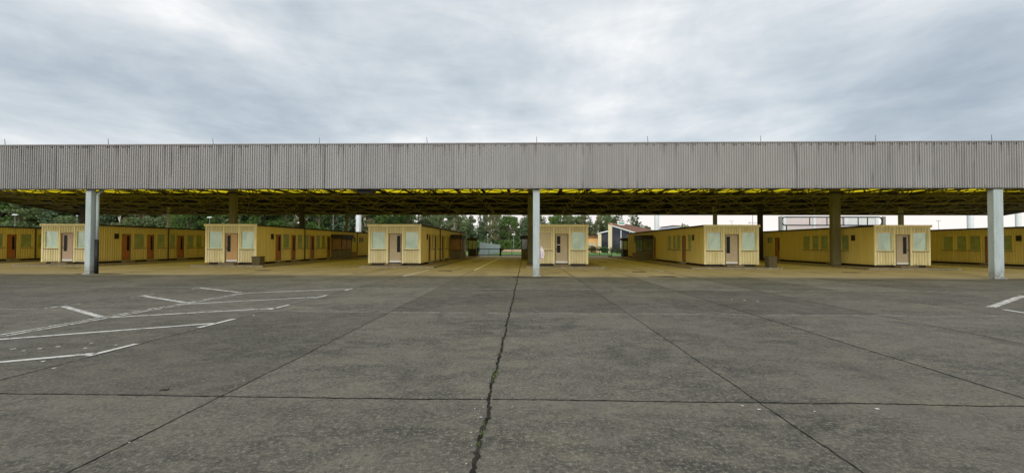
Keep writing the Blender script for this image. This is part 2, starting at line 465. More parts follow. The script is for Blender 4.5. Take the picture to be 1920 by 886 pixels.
def m_panelwall(name, c1, c2):
    m, t, b, co, _ = mat(name)
    n = t.noise(co, .35, 3, .5)
    x = t.xyz(co)[0]
    g = t.m('LESS_THAN', t.m('FRACT', t.m('MULTIPLY', x, 1.0)), .06)
    c = t.mix(n, c1, c2)
    c = t.mix(t.m('MULTIPLY', g, .25), c, (.3, .3, .3))
    t.l(c, b.inputs['Base Color'])
    b.inputs['Roughness'].default_value = .6
    return m
M['hall_pink'] = m_panelwall('hall_panel_pink', (.58, .50, .48), (.66, .58, .56))
M['hall_grey'] = m_panelwall('hall_panel_grey', (.56, .58, .56), (.64, .66, .64))
M['hoarding'] = m_panelwall('hoarding_pale', (.36, .42, .46), (.44, .49, .52))

# ------------------------------------------------------------------ mesh helpers
class MB:
    def __init__(s):
        s.v, s.f, s.t = [], [], []
    def quad(s, a, b, c, d, tone=None):
        i = len(s.v)
        s.v += [tuple(a), tuple(b), tuple(c), tuple(d)]
        s.f.append((i, i + 1, i + 2, i + 3))
        s.t.append(tone)
    def poly(s, pts, tone=None):
        i = len(s.v)
        s.v += [tuple(p) for p in pts]
        s.f.append(tuple(range(i, i + len(pts))))
        s.t.append(tone)
    def box(s, x0, x1, y0, y1, z0, z1, ch=0.0):
        if ch <= 0:
            i = len(s.v)
            s.v += [(x0, y0, z0), (x1, y0, z0), (x1, y1, z0), (x0, y1, z0), (x0, y0, z1), (x1, y0, z1), (x1, y1, z1), (x0, y1, z1)]
            for f in ((0, 3, 2, 1), (4, 5, 6, 7), (0, 1, 5, 4), (1, 2, 6, 5), (2, 3, 7, 6), (3, 0, 4, 7)):
                s.f.append(tuple(i + k for k in f)); s.t.append(None)
        else:   # vertical edges and top chamfered
            o = [(x0 + ch, y0), (x1 - ch, y0), (x1, y0 + ch), (x1, y1 - ch), (x1 - ch, y1), (x0 + ch, y1), (x0, y1 - ch), (x0, y0 + ch)]
            s.prism(o, z0, z1)
    def prism(s, o, z0, z1):
        i, n = len(s.v), len(o)
        s.v += [(x, y, z0) for x, y in o] + [(x, y, z1) for x, y in o]
        s.f.append(tuple(i + n - 1 - k for k in range(n))); s.t.append(None)
        s.f.append(tuple(i + n + k for k in range(n))); s.t.append(None)
        for k in range(n):
            k2 = (k + 1) % n
            s.f.append((i + k, i + k2, i + n + k2, i + n + k)); s.t.append(None)
    def extrude_xz(s, o, y0, y1):
        """outline in X-Z (counter-clockwise seen from -Y) given a depth along Y"""
        i, n = len(s.v), len(o)
        s.v += [(x, y0, z) for x, z in o] + [(x, y1, z) for x, z in o]
        s.f.append(tuple(i + k for k in range(n))); s.t.append(None)
        s.f.append(tuple(i + n + n - 1 - k for k in range(n))); s.t.append(None)
        for k in range(n):
            k2 = (k + 1) % n
            s.f.append((i + k2, i + k, i + n + k, i + n + k2)); s.t.append(None)
    def bar(s, a, b, r, n=4, r2=None):
        a, b = Vector(a), Vector(b)
        d = b - a
        if d.length < 1e-6:
            return
        d.normalize()
        up = Vector((0, 0, 1)) if abs(d.z) < .95 else Vector((1, 0, 0))
        u = d.cross(up).normalized(); v = u.cross(d)
        r2 = r if r2 is None else r2
        i = len(s.v)
        for p, q in ((a, r), (b, r2)):
            for k in range(n):
                g = 2 * math.pi * (k + .5) / n
                s.v.append(tuple(p + u * math.cos(g) * q + v * math.sin(g) * q))
        for k in range(n):
            k2 = (k + 1) % n
            s.f.append((i + k, i + k2, i + n + k2, i + n + k)); s.t.append(None)
        s.f.append(tuple(i + n - 1 - k for k in range(n))); s.t.append(None)
        s.f.append(tuple(i + n + k for k in range(n))); s.t.append(None)
    def tube(s, pts, r, n=8):
        for a, b in zip(pts, pts[1:]):
            s.bar(a, b, r, n)
    def mesh(s, name, m, smooth=False, attr=None):
        me = bpy.data.meshes.new(name)
        me.from_pydata(s.v, [], s.f)
        if m is not None:
            me.materials.append(m)
        if attr:
            a = me.attributes.new(attr, 'FLOAT', 'FACE')
            a.data.foreach_set('value', [(.5 if t is None else t) for t in s.t])
        if smooth:
            me.shade_smooth()
        me.update()
        return me
    def build(s, name, m, parent=None, smooth=False, attr=None, loc=None):
        o = bpy.data.objects.new(name, s.mesh(name, m, smooth, attr))
        C.objects.link(o)
        if parent:
            o.parent = parent
        if loc:
            o.location = loc
        return o
def tag(o, label=None, cat=None, group=None, kind=None):
    if label: o['label'] = label
    if cat: o['category'] = cat
    if group: o['group'] = group
    if kind: o['kind'] = kind
    return o
def thing(name, label, cat, loc=(0, 0, 0), group=None, rz=0):
    o = bpy.data.objects.new(name, None)
    o.empty_display_size = .3
    C.objects.link(o)
    o.location = loc
    o.rotation_euler = (0, 0, rz)
    return tag(o, label, cat, group)
def struct(o):
    o['kind'] = 'structure'
    return o
def copy_tree(o, parent=None):
    c = o.copy(); C.objects.link(c)
    if parent: c.parent = parent
    for ch in list(o.children):
        copy_tree(ch, c)
    return c

# ------------------------------------------------------------------ ground
b = MB()
b.quad((-900, -300, -.012), (900, -300, -.012), (900, 1500, -.012), (-900, 1500, -.012))
struct(b.build('ground', M['terrain']))
JX = [-108 + 3.1 * k for k in range(31)]                       # long joints, as measured near the camera and regular beyond
JX = [x for x in JX if x < -20] + [-19.0, -15.95, -12.85, -9.77, -6.66, -3.46, -.395, 2.6, 5.7, 8.85, 12.0, 15.1, 18.2] + [21.3 + 3.1 * k for k in range(29)]
JY = [-25.6, -19.5, -13.4, -7.3, -1.2, 4.98, 11.27, 17.25, 23.4, 29.5, 35.6, 41.7, 47.8, 53.9, 60.0, 67.0]
b = MB()
for i in range(len(JX) - 1):
    for j in range(len(JY) - 1):
        b.quad((JX[i], JY[j], 0), (JX[i + 1], JY[j], 0), (JX[i + 1], JY[j + 1], 0), (JX[i], JY[j + 1], 0), rnd.random())
struct(b.build('concrete_apron', M['concrete'], attr='tone'))
b = MB(); b.quad((-110, 67, -.004), (110, 67, -.004), (110, 71.5, -.004), (-110, 71.5, -.004))
struct(b.build('access_road', M['road']))
b = MB(); b.quad((-16, 71.5, -.004), (45, 71.5, -.004), (45, 95, -.004), (-16, 95, -.004))
struct(b.build('lawn', M['lawn']))
b = MB(); b.quad((-5.2, 95, .1), (14, 95, .1), (14, 122, .9), (-5.2, 122, .9))
struct(b.build('dry_field', M['straw']))

def joint(name, pts, wd, jit, m, step=.16):
    """a crumbled joint line between slabs: a thin ragged sheet"""
    b = MB()
    (x0, y0), (x1, y1) = pts
    L = math.hypot(x1 - x0, y1 - y0); n = max(2, int(L / step))
    ux, uy = (x1 - x0) / L, (y1 - y0) / L
    prev = None; wander = 0
    for k in range(n + 1):
        t = L * k / n
        wander = wander * .9 + rnd.gauss(0, .28) * jit * (step / .05) ** .5
        a = wd * rnd.uniform(.25, 1.1) + max(0, rnd.gauss(0, jit * .35)); c = wd * rnd.uniform(.25, 1.1) + max(0, rnd.gauss(0, jit * .35))
        x, y = x0 + ux * t - uy * wander, y0 + uy * t + ux * wander
        cur = ((x - uy * a, y + ux * a, .004), (x + uy * c, y - ux * c, .004))
        if prev:
            b.quad(prev[1], cur[1], cur[0], prev[0])
        prev = cur
    return struct(b.build(name, m))
joint('slab_joint', ((-.395, -5), (-.395, 23.6)), .022, .022, M['joint_moss'], .035)
joint('slab_joint', ((-.395, 23.6), (-.395, 66)), .03, .012, M['joint'], .3)
for x, wd, m in ((-3.46, .008, 'joint'), (-6.66, .011, 'joint'), (2.6, .009, 'joint'), (5.7, .016, 'joint'), (8.85, .016, 'joint_soft'),
                 (-9.77, .014, 'joint_soft'), (-12.85, .012, 'joint_soft'), (-15.95, .012, 'joint_soft'), (12.0, .014, 'joint_soft'), (15.1, .012, 'joint_soft')):
    joint('slab_joint', ((x, -5), (x, 23.5)), wd, .010, M[m], .05)
    joint('slab_joint', ((x, 23.5), (x, 66 if abs(x) > 5 else 31)), .026, .012, M['joint'], .4)
for y, wd, m in ((4.98, .015, 'joint'), (11.27, .10, 'joint_pale'), (17.25, .13, 'joint_pale'), (29.5, .05, 'joint_soft'), (-1.2, .02, 'joint')):
    joint('slab_joint', ((-60, y - .03), (-.425, y)), wd, .012, M[m], .05)
    joint('slab_joint', ((-.365, y + .02), (60, y + .08)), wd, .012, M[m], .05)

# painted markings -----------------------------------------------------------
def stripe(pts, wd, wear, name='painted_line', seg=.25):
    b = MB()
    for (x0, y0), (x1, y1) in zip(pts, pts[1:]):
        L = math.hypot(x1 - x0, y1 - y0); n = max(1, int(L / seg))
        ux, uy = (x1 - x0) / L, (y1 - y0) / L
        e = [(wd / 2 * rnd.uniform(.88, 1.06), wd / 2 * rnd.uniform(.88, 1.06)) for _ in range(n + 1)]
        for k in range(n):
            p = []
            for q, sg in ((k, 1), (k, -1), (k + 1, -1), (k + 1, 1)):
                t = L * q / n; h = e[q][0 if sg > 0 else 1] * sg
                p.append((x0 + ux * t - uy * h, y0 + uy * t + ux * h, .008))
            b.quad(p[0], p[1], p[2], p[3], wear + rnd.uniform(-.03, .03))
    return struct(b.build(name, M['paint'], attr='wear'))
for p in ([(-9.6, 5.05), (-6.76, 6.82)], [(-9.60, 7.64), (-6.79, 9.48)], [(-9.68, 10.13), (-6.72, 11.8)], [(-9.72, 12.46), (-6.85, 14.27)], [(-9.80, 15.36), (-6.73, 16.88)]):
    stripe(p, .125, .44)
for y0, y1 in ((6.65, 7.5), (8.97, 10.07), (11.5, 12.44), (13.92, 14.87), (16.4, 17.1)):
    stripe([(-6.74, y0), (-6.72, y1)], .11, .45)
stripe([(-9.70, 2.0), (-9.72, 10.1), (-9.80, 15.3)], .085, .47)
stripe([(-9.90, 2.0), (-9.92, 10.1), (-9.98, 15.3)], .085, .50)
for p in ([(-12.83, 11.91), (-9.84, 10.08)], [(-12.75, 14.38), (-9.85, 12.68)], [(-12.88, 17.1), (-10.06, 15.42)], [(-12.8, 9.5), (-9.8, 7.7)]):
    stripe(p, .15, .46)
for y0, y1 in ((11.4, 12.4), (14.0, 14.9), (16.5, 17.2)):
    stripe([(-12.76, y0), (-12.78, y1)], .10, .50)
stripe([(13.15, 12.95), (17.3, 15.95)], .20, .46)
stripe([(13.03, 12.5), (12.90, 11.6)], .13, .40)
for p, wd, wr in (([(-6.62, 23.9), (-6.5, 29.8)], .16, .34), ([(-3.40, 29.5), (-3.25, 56.5)], .17, .33), ([(8.8, 56), (9.0, 29)], .13, .43),
                  ([(-12.95, 24.3), (-13.0, 28.6)], .12, .50), ([(-16.2, 29.5), (-16.0, 52)], .12, .49), ([(22.0, 44), (21.2, 29)], .12, .48),
                  ([(-29, 30), (-28.8, 52)], .12, .50), ([(34.3, 30), (34.3, 52)], .12, .50)):
    stripe(p, wd, wr)
def flecks(spots, name='paint_fleck'):
    b = MB()
    for x, y, s in spots:
        n = 7; a0 = rnd.random() * 6
        b.poly([(x + math.cos(a0 + 6.283 * k / n) * s * rnd.uniform(.5, 1.1), y + math.sin(a0 + 6.283 * k / n) * s * rnd.uniform(.5, 1.1), .006) for k in range(n)], .30)
    o = b.build(name, M['paint'], attr='wear'); o['kind'] = 'stuff'
    return tag(o, 'scattered white flecks of old paint and bits on the concrete slabs', 'debris')
sp = [(-8.41, 7.06, .045), (-8.0, 7.09, .04), (-7.85, 7.24, .045), (-7.3, 7.16, .04), (-7.54, 7.51, .03), (-7.09, 6.33, .04), (-8.1, 6.95, .03), (-7.0, 7.4, .03), (-6.55, 6.0, .03), (-6.6, 5.3, .025),
      (-6.6, 10.6, .05), (6.9, 14.2, .06), (7.15, 13.9, .05), (6.6, 14.4, .05)]
for _ in range(34):
    x = rnd.gauss(-2.2, 2.6); y = rnd.uniform(3.2, 13)
    sp.append((x, y, rnd.uniform(.006, .017)))
for _ in range(14):
    sp.append((-.395 + rnd.gauss(-.05, .07), rnd.uniform(3.4, 6), rnd.uniform(.006, .015)))
for _ in range(16):
    sp.append((rnd.uniform(0, 9), rnd.uniform(3.2, 14), rnd.uniform(.006, .014)))
sp += [(3.75, 4.86, .03), (2.48, 4.80, .022), (2.35, 4.9, .018)]
flecks(sp)
# damp and oily stains with an outline of their own
M['stain'] = m_joint('damp_stain', (.030, .029, .025), (.048, .045, .038), (.04, .036, .025), 0)
M['limescale'] = m_joint('lime_deposit', (.26, .245, .21), (.34, .32, .27), (.2, .19, .16), 0)
def blot(x, y, rx, ry, m, n=34):
    b = MB(); ph = [rnd.random() * 6.28 for _ in range(4)]
    pts = []
    for k in range(n):
        a = 6.2832 * k / n
        q = 1 + .22 * math.sin(2 * a + ph[0]) + .14 * math.sin(3 * a + ph[1]) + .10 * math.sin(5 * a + ph[2]) + rnd.uniform(-.05, .05)
        pts.append((x + math.cos(a) * rx * q, y + math.sin(a) * ry * q, .004))
    b.poly(pts)
    return struct(b.build('ground_stain', M[m]))
blot(.75, 23.6, 1.35, .42, 'stain'); blot(7.6, 24.6, 1.0, .30, 'stain'); blot(6.2, 24.75, .55, .12, 'limescale')
blot(-24.3, 24.6, 1.2, .3, 'stain'); blot(25.4, 23.7, 1.3, .3, 'stain'); blot(-.9, 27.2, .55, .10, 'stain'); blot(1.6, 27.1, .6, .10, 'stain')
blot(29.4, 32.1, 1.2, .12, 'stain')
# weeds in the central joint
b = MB()
for cy_, n, hh in ((5.9, 26, .045), (5.75, 10, .03), (3.9, 10, .03), (4.55, 10, .025), (8.2, 12, .03), (9.3, 10, .03), (13.5, 16, .05), (19, 20, .06), (21.5, 24, .07), (11.2, 8, .03), (4.1, 8, .03), (7.1, 8, .03)):
    for _ in range(n):
        x = -.395 + rnd.gauss(0, .022); y = cy_ + rnd.gauss(0, .12)
        a = rnd.random() * 6.28; h = hh * rnd.uniform(.4, 1.2); lean = rnd.uniform(.2, 1.1) * h
        wv = .006 + .004 * rnd.random()
        cx, cy2 = math.cos(a), math.sin(a)
        b.quad((x - cy2 * wv, y + cx * wv, .004), (x + cy2 * wv, y - cx * wv, .004), (x + cx * lean + cy2 * .002, y + cy2 * lean, h), (x + cx * lean - cy2 * .002, y + cy2 * lean, h), rnd.random())
tag(b.build('weeds', M['weed'], attr='tone'), 'small green weeds growing in the central slab joint', 'weeds', kind='stuff')
# black twig lying on the slabs
b = MB()
pts = [(-4.31, 5.12, .008), (-4.285, 5.145, .010), (-4.265, 5.152, .009), (-4.24, 5.155, .010), (-4.222, 5.17, .016)]
for a_, c_, r1, r2 in zip(pts, pts[1:], (.003, .006, .007, .007), (.006, .007, .007, .007)):
    b.bar(a_, c_, r1, 6, r2)
tag(b.build('twig', M['twig']), 'small curved black twig lying on the concrete slab, left of centre', 'twig')

# drain covers under the canopy edge
for x, y, lab in ((-5.27, 29.0, 'dark drain cover in the concrete in front of the lane left of the central column'),
                  (7.25, 28.5, 'dark drain cover in the concrete right of the central column, in the next lane'),
                  (20.8, 29.0, 'dark drain cover in the concrete left of the dark square inner column at right'),
                  (-31.3, 29.6, 'dark drain cover in the concrete left of the leftmost pale column'),
                  (-17.1, 28.4, 'dark drain cover in the lane right of the cabin with the orange door'),
                  (-5.0, 45.0, 'small dark drain cover deep in the lane with the gate'),
                  (7.6, 44.0, 'small dark drain cover deep in the lane leading to the chapel-like building')):
    t_ = thing('drain_cover', lab, 'drain cover', (x, y, .004), 'drain covers in the lanes')
    b = MB(); b.box(-.42, .42, -.26, -.22, 0, .014); b.box(-.42, .42, .22, .26, 0, .014); b.box(-.42, -.38, -.22, .22, 0, .014); b.box(.38, .42, -.22, .22, 0, .014)
    b.build('frame', M['iron'], t_)
    b = MB()
    for k in range(9):
        xx = -.36 + k * .083
        b.box(xx, xx + .05, -.22, .22, 0, .010)
    b.build('grating', M['iron'], t_)

# ------------------------------------------------------------------ islands and cabins
FRONT = 33.6
LEFTX = [-50.9, -37.9, -24.78, -12.01, .70, 13.39, 25.84, 38.45]
WID = 4.02
ISL = [(-.7, 1.35), (-.7, 1.35), (-.1, 1.38), (-.2, 1.32), (-.62, 1.05), (-1.45, .95), (-1.5, .9), (-1.5, .9)]
for i, x0 in enumerate(LEFTX):
    a, c = x0 + ISL[i][0], x0 + WID + ISL[i][1]
    b = MB()
    y0, y1 = 32.15, 64.5
    b.box(a + .15, c - .15, y0 + .15, y1 - .15, 0, .125)
    isl = struct(b.build('traffic_island', M['island']))
    b = MB()
    n = int((c - a) / 1.0)
    for k in range(n):           # kerb stones, one metre each with a narrow joint
        u0, u1 = a + (c - a) * k / n + .006, a + (c - a) * (k + 1) / n - .006
        b.box(u0, u1, y0, y0 + .147, 0, .135 + rnd.uniform(-.008, .008))
    for k in range(32):
        v0, v1 = y0 + .15 + k * 1.0 + .006, y0 + .15 + (k + 1) * 1.0 - .006
        for q in (a, c - .147):
            b.box(q, q + .147, v0, v1, 0, .135 + rnd.uniform(-.006, .006))
    k_ = b.build('kerb', M['kerb'], isl)

def corr(b, p0, p1, z0, z1, nrm, pitch=.2, depth=.034, top=.09, org=0.0):
    """profiled boards between two points of a wall line; nrm is the outward normal (nx, ny); ribs keep one phase along the wall"""
    ax, ay = p0; bx_, by = p1
    L = math.hypot(bx_ - ax, by - ay)
    if L < .01 or z1 - z0 < .01: return
    ux, uy = (bx_ - ax) / L, (by - ay) / L
    ks = [0.0]; prof = [0.0]
    s = math.ceil((org) / pitch) * pitch - pitch
    pts = []
    k0 = int(math.floor(org / pitch)) - 1
    k1 = int(math.ceil((org + L) / pitch)) + 1
    def dep(t):
        f = (t / pitch) % 1.0
        if f < .06: return depth * f / .06
        if f < .46: return depth
        if f < .52: return depth * (1 - (f - .46) / .06)
        return 0.0
    ts = {0.0, L}
    for k in range(k0, k1 + 1):
        for f in (0, .06, .46, .52):
            t = (k + f) * pitch - org
            if 0 < t < L: ts.add(t)
    ts = sorted(ts)
    P = [(ax + ux * t + nrm[0] * dep(t + org), ay + uy * t + nrm[1] * dep(t + org)) for t in ts]
    for (xa, ya), (xb, yb) in zip(P, P[1:]):
        b.quad((xa, ya, z0), (xb, yb, z0), (xb, yb, z1), (xa, ya, z1))

def wall_with_openings(b, along, fixed, u0, u1, z0, z1, ops, nrm):
    """along 'x' or 'y'; ops = (a, b, zlo, zhi) openings; ribs everywhere else"""
    def P(u): return (u, fixed) if along == 'x' else (fixed, u)
    cur = u0
    for a, c, zl, zh in sorted(ops):
        corr(b, P(cur), P(a), z0, z1, nrm, org=cur + 100)
        corr(b, P(a), P(c), z0, zl, nrm, org=a + 100)
        corr(b, P(a), P(c), zh, z1, nrm, org=a + 100)
        cur = c
    corr(b, P(cur), P(u1), z0, z1, nrm, org=cur + 100)

class Face:
    """places boxes on a wall face: u along the wall, d outward from it, z up"""
    def __init__(s, along, fixed, out):
        s.a, s.f, s.o = along, fixed, out
    def box(s, b, u0, u1, d0, d1, z0, z1):
        p, q = s.f + s.o * d0, s.f + s.o * d1
        lo, hi = min(p, q), max(p, q)
        if s.a == 'x': b.box(u0, u1, lo, hi, z0, z1)
        else: b.box(lo, hi, u0, u1, z0, z1)

def add_window(root, F, u0, u1, z0, z1, m_pane, frame_m, mull=False, sill=True, fw=.05, label=None):
    b = MB()
    F.box(b, u0, u1, -.10, .012, z1 - fw, z1); F.box(b, u0, u1, -.10, .012, z0, z0 + fw)
    F.box(b, u0, u0 + fw, -.10, .012, z0 + fw, z1 - fw); F.box(b, u1 - fw, u1, -.10, .012, z0 + fw, z1 - fw)
    if mull:
        c = (u0 + u1) / 2; F.box(b, c - .02, c + .02, -.095, .006, z0 + fw, z1 - fw)
    wd = b.build('window', frame_m, root)
    if label: wd['label'] = label
    b = MB(); F.box(b, u0 + fw, u1 - fw, -.085, -.06, z0 + fw, z1 - fw)
    b.build('pane', m_pane, wd)
    if sill:
        b = MB(); F.box(b, u0 - .05, u1 + .05, -.04, .075, z0 - .055, z0 - .003)
        b.build('sill', M['sill'], wd)
    return wd
def add_door(root, F, u0, u1, z0, z1, m_leaf, strip_at, label=None, kick=True, glint=False):
    b = MB()
    F.box(b, u0 + .045, u1 - .045, -.09, -.045, z0 + (.17 if kick else .05), z1 - .05)
    d = b.build('door', m_leaf, root)
    if label: d['label'] = label
    b = MB()
    F.box(b, u0, u0 + .042, -.10, .014, z0, z1); F.box(b, u1 - .042, u1, -.10, .014, z0, z1); F.box(b, u0 + .042, u1 - .042, -.10, .014, z1 - .048, z1)
    b.build('door_frame', M['browntrim'], d)
    W = u1 - u0
    c = u0 + W * strip_at
    b = MB(); F.box(b, c - W * .115, c + W * .115, -.044, -.036, z0 + .80, z1 - .17)
    b.build('glass_strip', M['dglass'], d)
    b = MB()
    fr = W * .115
    F.box(b, c - fr - .02, c - fr, -.044, -.03, z0 + .78, z1 - .15); F.box(b, c + fr, c + fr + .02, -.044, -.03, z0 + .78, z1 - .15)
    b.build('glazing_bead', M['browntrim'], d)
    if glint:
        b = MB(); F.box(b, c - fr, c + fr, -.035, -.028, z0 + 1.37, z0 + 1.42)  # white bar across the glass: a glint put in as colour
        b.build('glint_bar', M['white'], d)
    if kick:
        b = MB(); F.box(b, u0 + .045, u1 - .045, -.09, -.035, z0 + .01, z0 + .165)
        b.build('kick_plate', M['white'], d)
    h = u0 + (.10 if strip_at < .5 else W - .10)
    b = MB(); F.box(b, h - .02, h + .02, -.045, -.033, z0 + .95, z0 + 1.15); F.box(b, h - .06, h + .06, -.033, .012, z0 + 1.06, z0 + 1.085)
    b.build('handle', M['handle'], d)
    return d
def add_vent(root, F, u0, u1, z0, z1):
    b = MB()
    F.box(b, u0, u1, -.05, .06, z1 - .03, z1); F.box(b, u0, u1, -.05, .06, z0, z0 + .03); F.box(b, u0, u0 + .03, -.05, .06, z0 + .03, z1 - .03); F.box(b, u1 - .03, u1, -.05, .06, z0 + .03, z1 - .03)
    for k in range(6):
        zz = z0 + .04 + k * (z1 - z0 - .08) / 6
        F.box(b, u0 + .03, u1 - .03, .038, .052, zz, zz + .02)
    F.box(b, u0 + .03, u1 - .03, .0, .038, z0 + .03, z1 - .03)
    b.build('vent', M['darktrim'], root)
def add_bay(root, F, u0, u1, pr, brown=False):
    """glazed inspection bay standing out from the side of a cabin"""
    zb, zt = 0.0, 2.62
    b = MB(); F.box(b, u0, u1, .03, pr, zb, .95)
    bay = b.build('inspection_bay', M['kwall'], root)
    b = MB()
    e = .07
    for uu in (u0, u1 - e):
        for dd in ((.03, .03 + e), (pr - e, pr)):
            F.box(b, uu, uu + e, dd[0], dd[1], .95, 2.22)
    F.box(b, u0, u1, pr - e, pr, 2.12, 2.22); F.box(b, u0, u1, pr - e, pr, .95, 1.03)
    mid = (u0 + u1) / 2; F.box(b, mid - .03, mid + .03, pr - e, pr, 1.03, 2.12)
    F.box(b, u0, u0 + e, .1, pr - e, .95, 1.03); F.box(b, u1 - e, u1, .1, pr - e, .95, 1.03)
    b.build('bay_frame', M['kframe'], bay)
    b = MB()
    F.box(b, u0 + .02, u0 + .04, .1, pr - e, 1.03, 2.22); F.box(b, u1 - .04, u1 - .02, .1, pr - e, 1.03, 2.22)
    F.box(b, u0 + e, u1 - e, pr - .05, pr - .03, 1.03, 2.12)
    b.build('bay_glazing', M['kbrown'] if brown else M['kglass'], bay)
    b = MB(); F.box(b, u0 - .14, u1 + .14, .03, pr + .14, 2.225, zt - .08); F.box(b, u0 - .2, u1 + .2, .03, pr + .2, zt - .08, zt)
    b.build('bay_roof', M['kframe'], bay)
    b = MB(); F.box(b, u1 + .22, u1 + 2.0, .06, pr - .1, 0, .72)
    b.build('low_wall', M['brick'], bay)

LEFT_LAY = dict(vent=[(1.85, 2.25)], doors=[(2.55, 3.42, .75), (5.02, 5.80, .72), (8.48, 9.35, .7), (12.1, 12.88, .7)],
                wins=[(3.72, 4.82), (6.12, 7.12), (7.56, 8.34), (9.70, 10.72), (10.92, 11.86)], hi=[(18.2, 18.95), (19.1, 19.85), (20.9, 21.6), (21.8, 22.5)], pipes=[7.34, 20.3])
RIGHT_LAY = dict(vent=[(1.85, 2.25)], doors=[(3.70, 4.62, .3), (12.15, 13.0, .3)],
                 wins=[(2.52, 3.47), (4.95, 5.95), (6.15, 7.12), (7.38, 8.36)], hi=[(13.5, 14.4), (19.3, 20.1), (20.4, 21.2)], pipes=[])
LEN = 24.6
def cabin(i, label, door_m, strip, panes, door_label, bay=(13.15, 15.9), opt={}):
    x0 = LEFTX[i]
    root = thing('inspection_cabin', label, 'cabin', (x0 + WID / 2, FRONT, .128), 'inspection cabins in the lanes under the canopy')
    hw = WID / 2
    zb, zt = .17, 3.0
    # openings of the front
    fo = [(-hw + .20, -hw + 1.32, 1.20, 2.60), (-hw + 1.55, -hw + 2.55, .20, 2.42), (-hw + 2.76, -hw + 3.86, 1.20, 2.60)]
    b = MB(); wall_with_openings(b, 'x', 0, -hw, hw, zb, zt, [(fo[0][0], fo[0][1], 1.2, 2.6), (fo[1][0], fo[1][1], zb + .001, 2.42), (fo[2][0], fo[2][1], 1.2, 2.6)], (0, -1))
    b.build('front_wall', M['clad_front'], root)
    F = Face('x', 0, -1)
    b = MB()
    for u in (-hw - .005, -hw + 1.37, -hw + 2.58, hw - .125):
        F.box(b, u, u + .13, -.02, .045, zb - .02, zt)
    b.build('corner_board', M['trim'], root)
    for k in (0, 2):
        a, c, z0, z1 = fo[k]
        add_window(root, F, a, c, z0, z1, M[panes[0 if k == 0 else 1]], M['trim'], fw=.06)
    add_door(root, F, fo[1][0], fo[1][1], .20, 2.42, M[door_m], strip, door_label, True, opt.get('glint', False))
    # sides
    for sgn, lay in ((1, LEFT_LAY), (-1, RIGHT_LAY)):
        X = hw * sgn
        G = Face('y', X, sgn)
        ops = [(a, c, .22, 2.40) for a, c, _ in lay['doors']] + [(a, c, 1.22, 2.48) for a, c in lay['wins']] + [(a, c, 1.85, 2.42) for a, c in lay['hi']]
        b = MB(); wall_with_openings(b, 'y', X, 0, LEN, zb, zt, ops, (sgn, 0))
        b.build('side_wall', M['clad_side'], root)
        for a, c, st in lay['doors']:
            add_door(root, G, a, c, .22, 2.40, M['door_red'], st, 'red-brown side door', False)
            for u in (a - .10, c + .004):
                b = MB(); G.box(b, u, u + .096, -.005, .042, zb, 2.62); b.build('jamb_board', M['clad_side'], root)
            b = MB(); G.box(b, a - .02, c + .02, .02, .42, 0, .15); b.build('doorstep', M['plinth'], root)
        for a, c in lay['wins']:
            add_window(root, G, a, c, 1.22, 2.48, M['blank_side'], M['clad_side'], fw=.05)
            for u in (a - .10, c + .004):
                b = MB(); G.box(b, u, u + .096, -.005, .042, zb, 2.62); b.build('jamb_board', M['clad_side'], root)
        for a, c in lay['hi']:
            add_window(root, G, a, c, 1.85, 2.42, M['blank_side'], M['browntrim'], fw=.05, sill=False)
        for a, c in lay['vent']:
            add_vent(root, G, a, c, 1.98, 2.42)
        for u in lay['pipes']:
            b = MB()
            xx = X + sgn * .085
            b.tube([(xx, u, .03), (xx, u, 3.02)], .045, 8)
            b.build('downpipe', M['darktrim'], root)
        if bay and ((sgn > 0) == (i < 4)):
            add_bay(root, G, bay[0], bay[1], 1.15, i < 4)
    b = MB(); corr(b, (hw, LEN), (-hw, LEN), zb, zt, (0, 1)); b.build('rear_wall', M['clad_side'], root)
    b = MB(); b.box(-hw + .18, hw - .18, .18, LEN - .1, 0, zb + .015); b.build('plinth', M['darktrim'], root)  # coloured near black to stand for the shadow strip under the walls
    b = MB(); b.box(fo[1][0] - .12, fo[1][1] + .12, -.62, -.05, 0, .15, .02); b.build('doorstep', M['plinth'], root)
    b = MB(); b.box(-hw - .1, hw + .1, -.02, LEN + .1, zt + .003, zt + .09); b.box(-hw - .05, hw + .05, .05, LEN, zt + .09, zt + .115)
    rf = b.build('roof', M['darktrim'], root)
    b = MB(); b.box(-hw - .06, hw + .06, -.10, -.025, zt - .035, zt + .125); b.box(-hw - .07, -hw + .05, -.13, -.10, zt - .05, zt + .13); b.box(hw - .05, hw + .07, -.13, -.10, zt - .05, zt + .13)
    b.build('fascia_board', M['trim'], rf)
    if opt.get('cowl'):
        b = MB(); b.tube([(.3, 3.5, 3.1), (.3, 3.5, 3.4)], .09, 8); b.box(.16, .44, 3.36, 3.64, 3.4, 3.44); b.build('roof_cowl', M['darktrim'], rf)
    return root
cabin(0, 'yellow cabin cut off by the left edge, only its side wall seen', 'door_tan', .3, ('blank', 'blank'), 'tan front door')
cabin(1, 'cabin with dusky pink front door, half hidden behind the leftmost pale column', 'door_rose', .32, ('blank', 'blank'), 'dusky pink front door with dark glass strip')
cabin(2, 'cabin with orange front door and a dark column rising through its roof', 'door_orange', .27, ('blank', 'blank'), 'orange front door with dark glass strip at left', opt=dict(cowl=1))
cabin(3, 'cabin left of the open central lane, dark strip at right of its tan door', 'door_tan', .76, ('blank', 'blank'), 'tan front door with dark glass strip at right')
cabin(4, 'cabin close behind the central pale column, left front window blanked in cream', 'door_tan', .27, ('blank_cream', 'blank'), 'tan front door, pale glint across its glass strip', bay=(16.6, 18.6), opt=dict(glint=1))
cabin(5, 'cabin with tan door and a brown planter off its right front corner', 'door_tan', .25, ('blank', 'blank'), 'tan front door with dark glass strip at left')
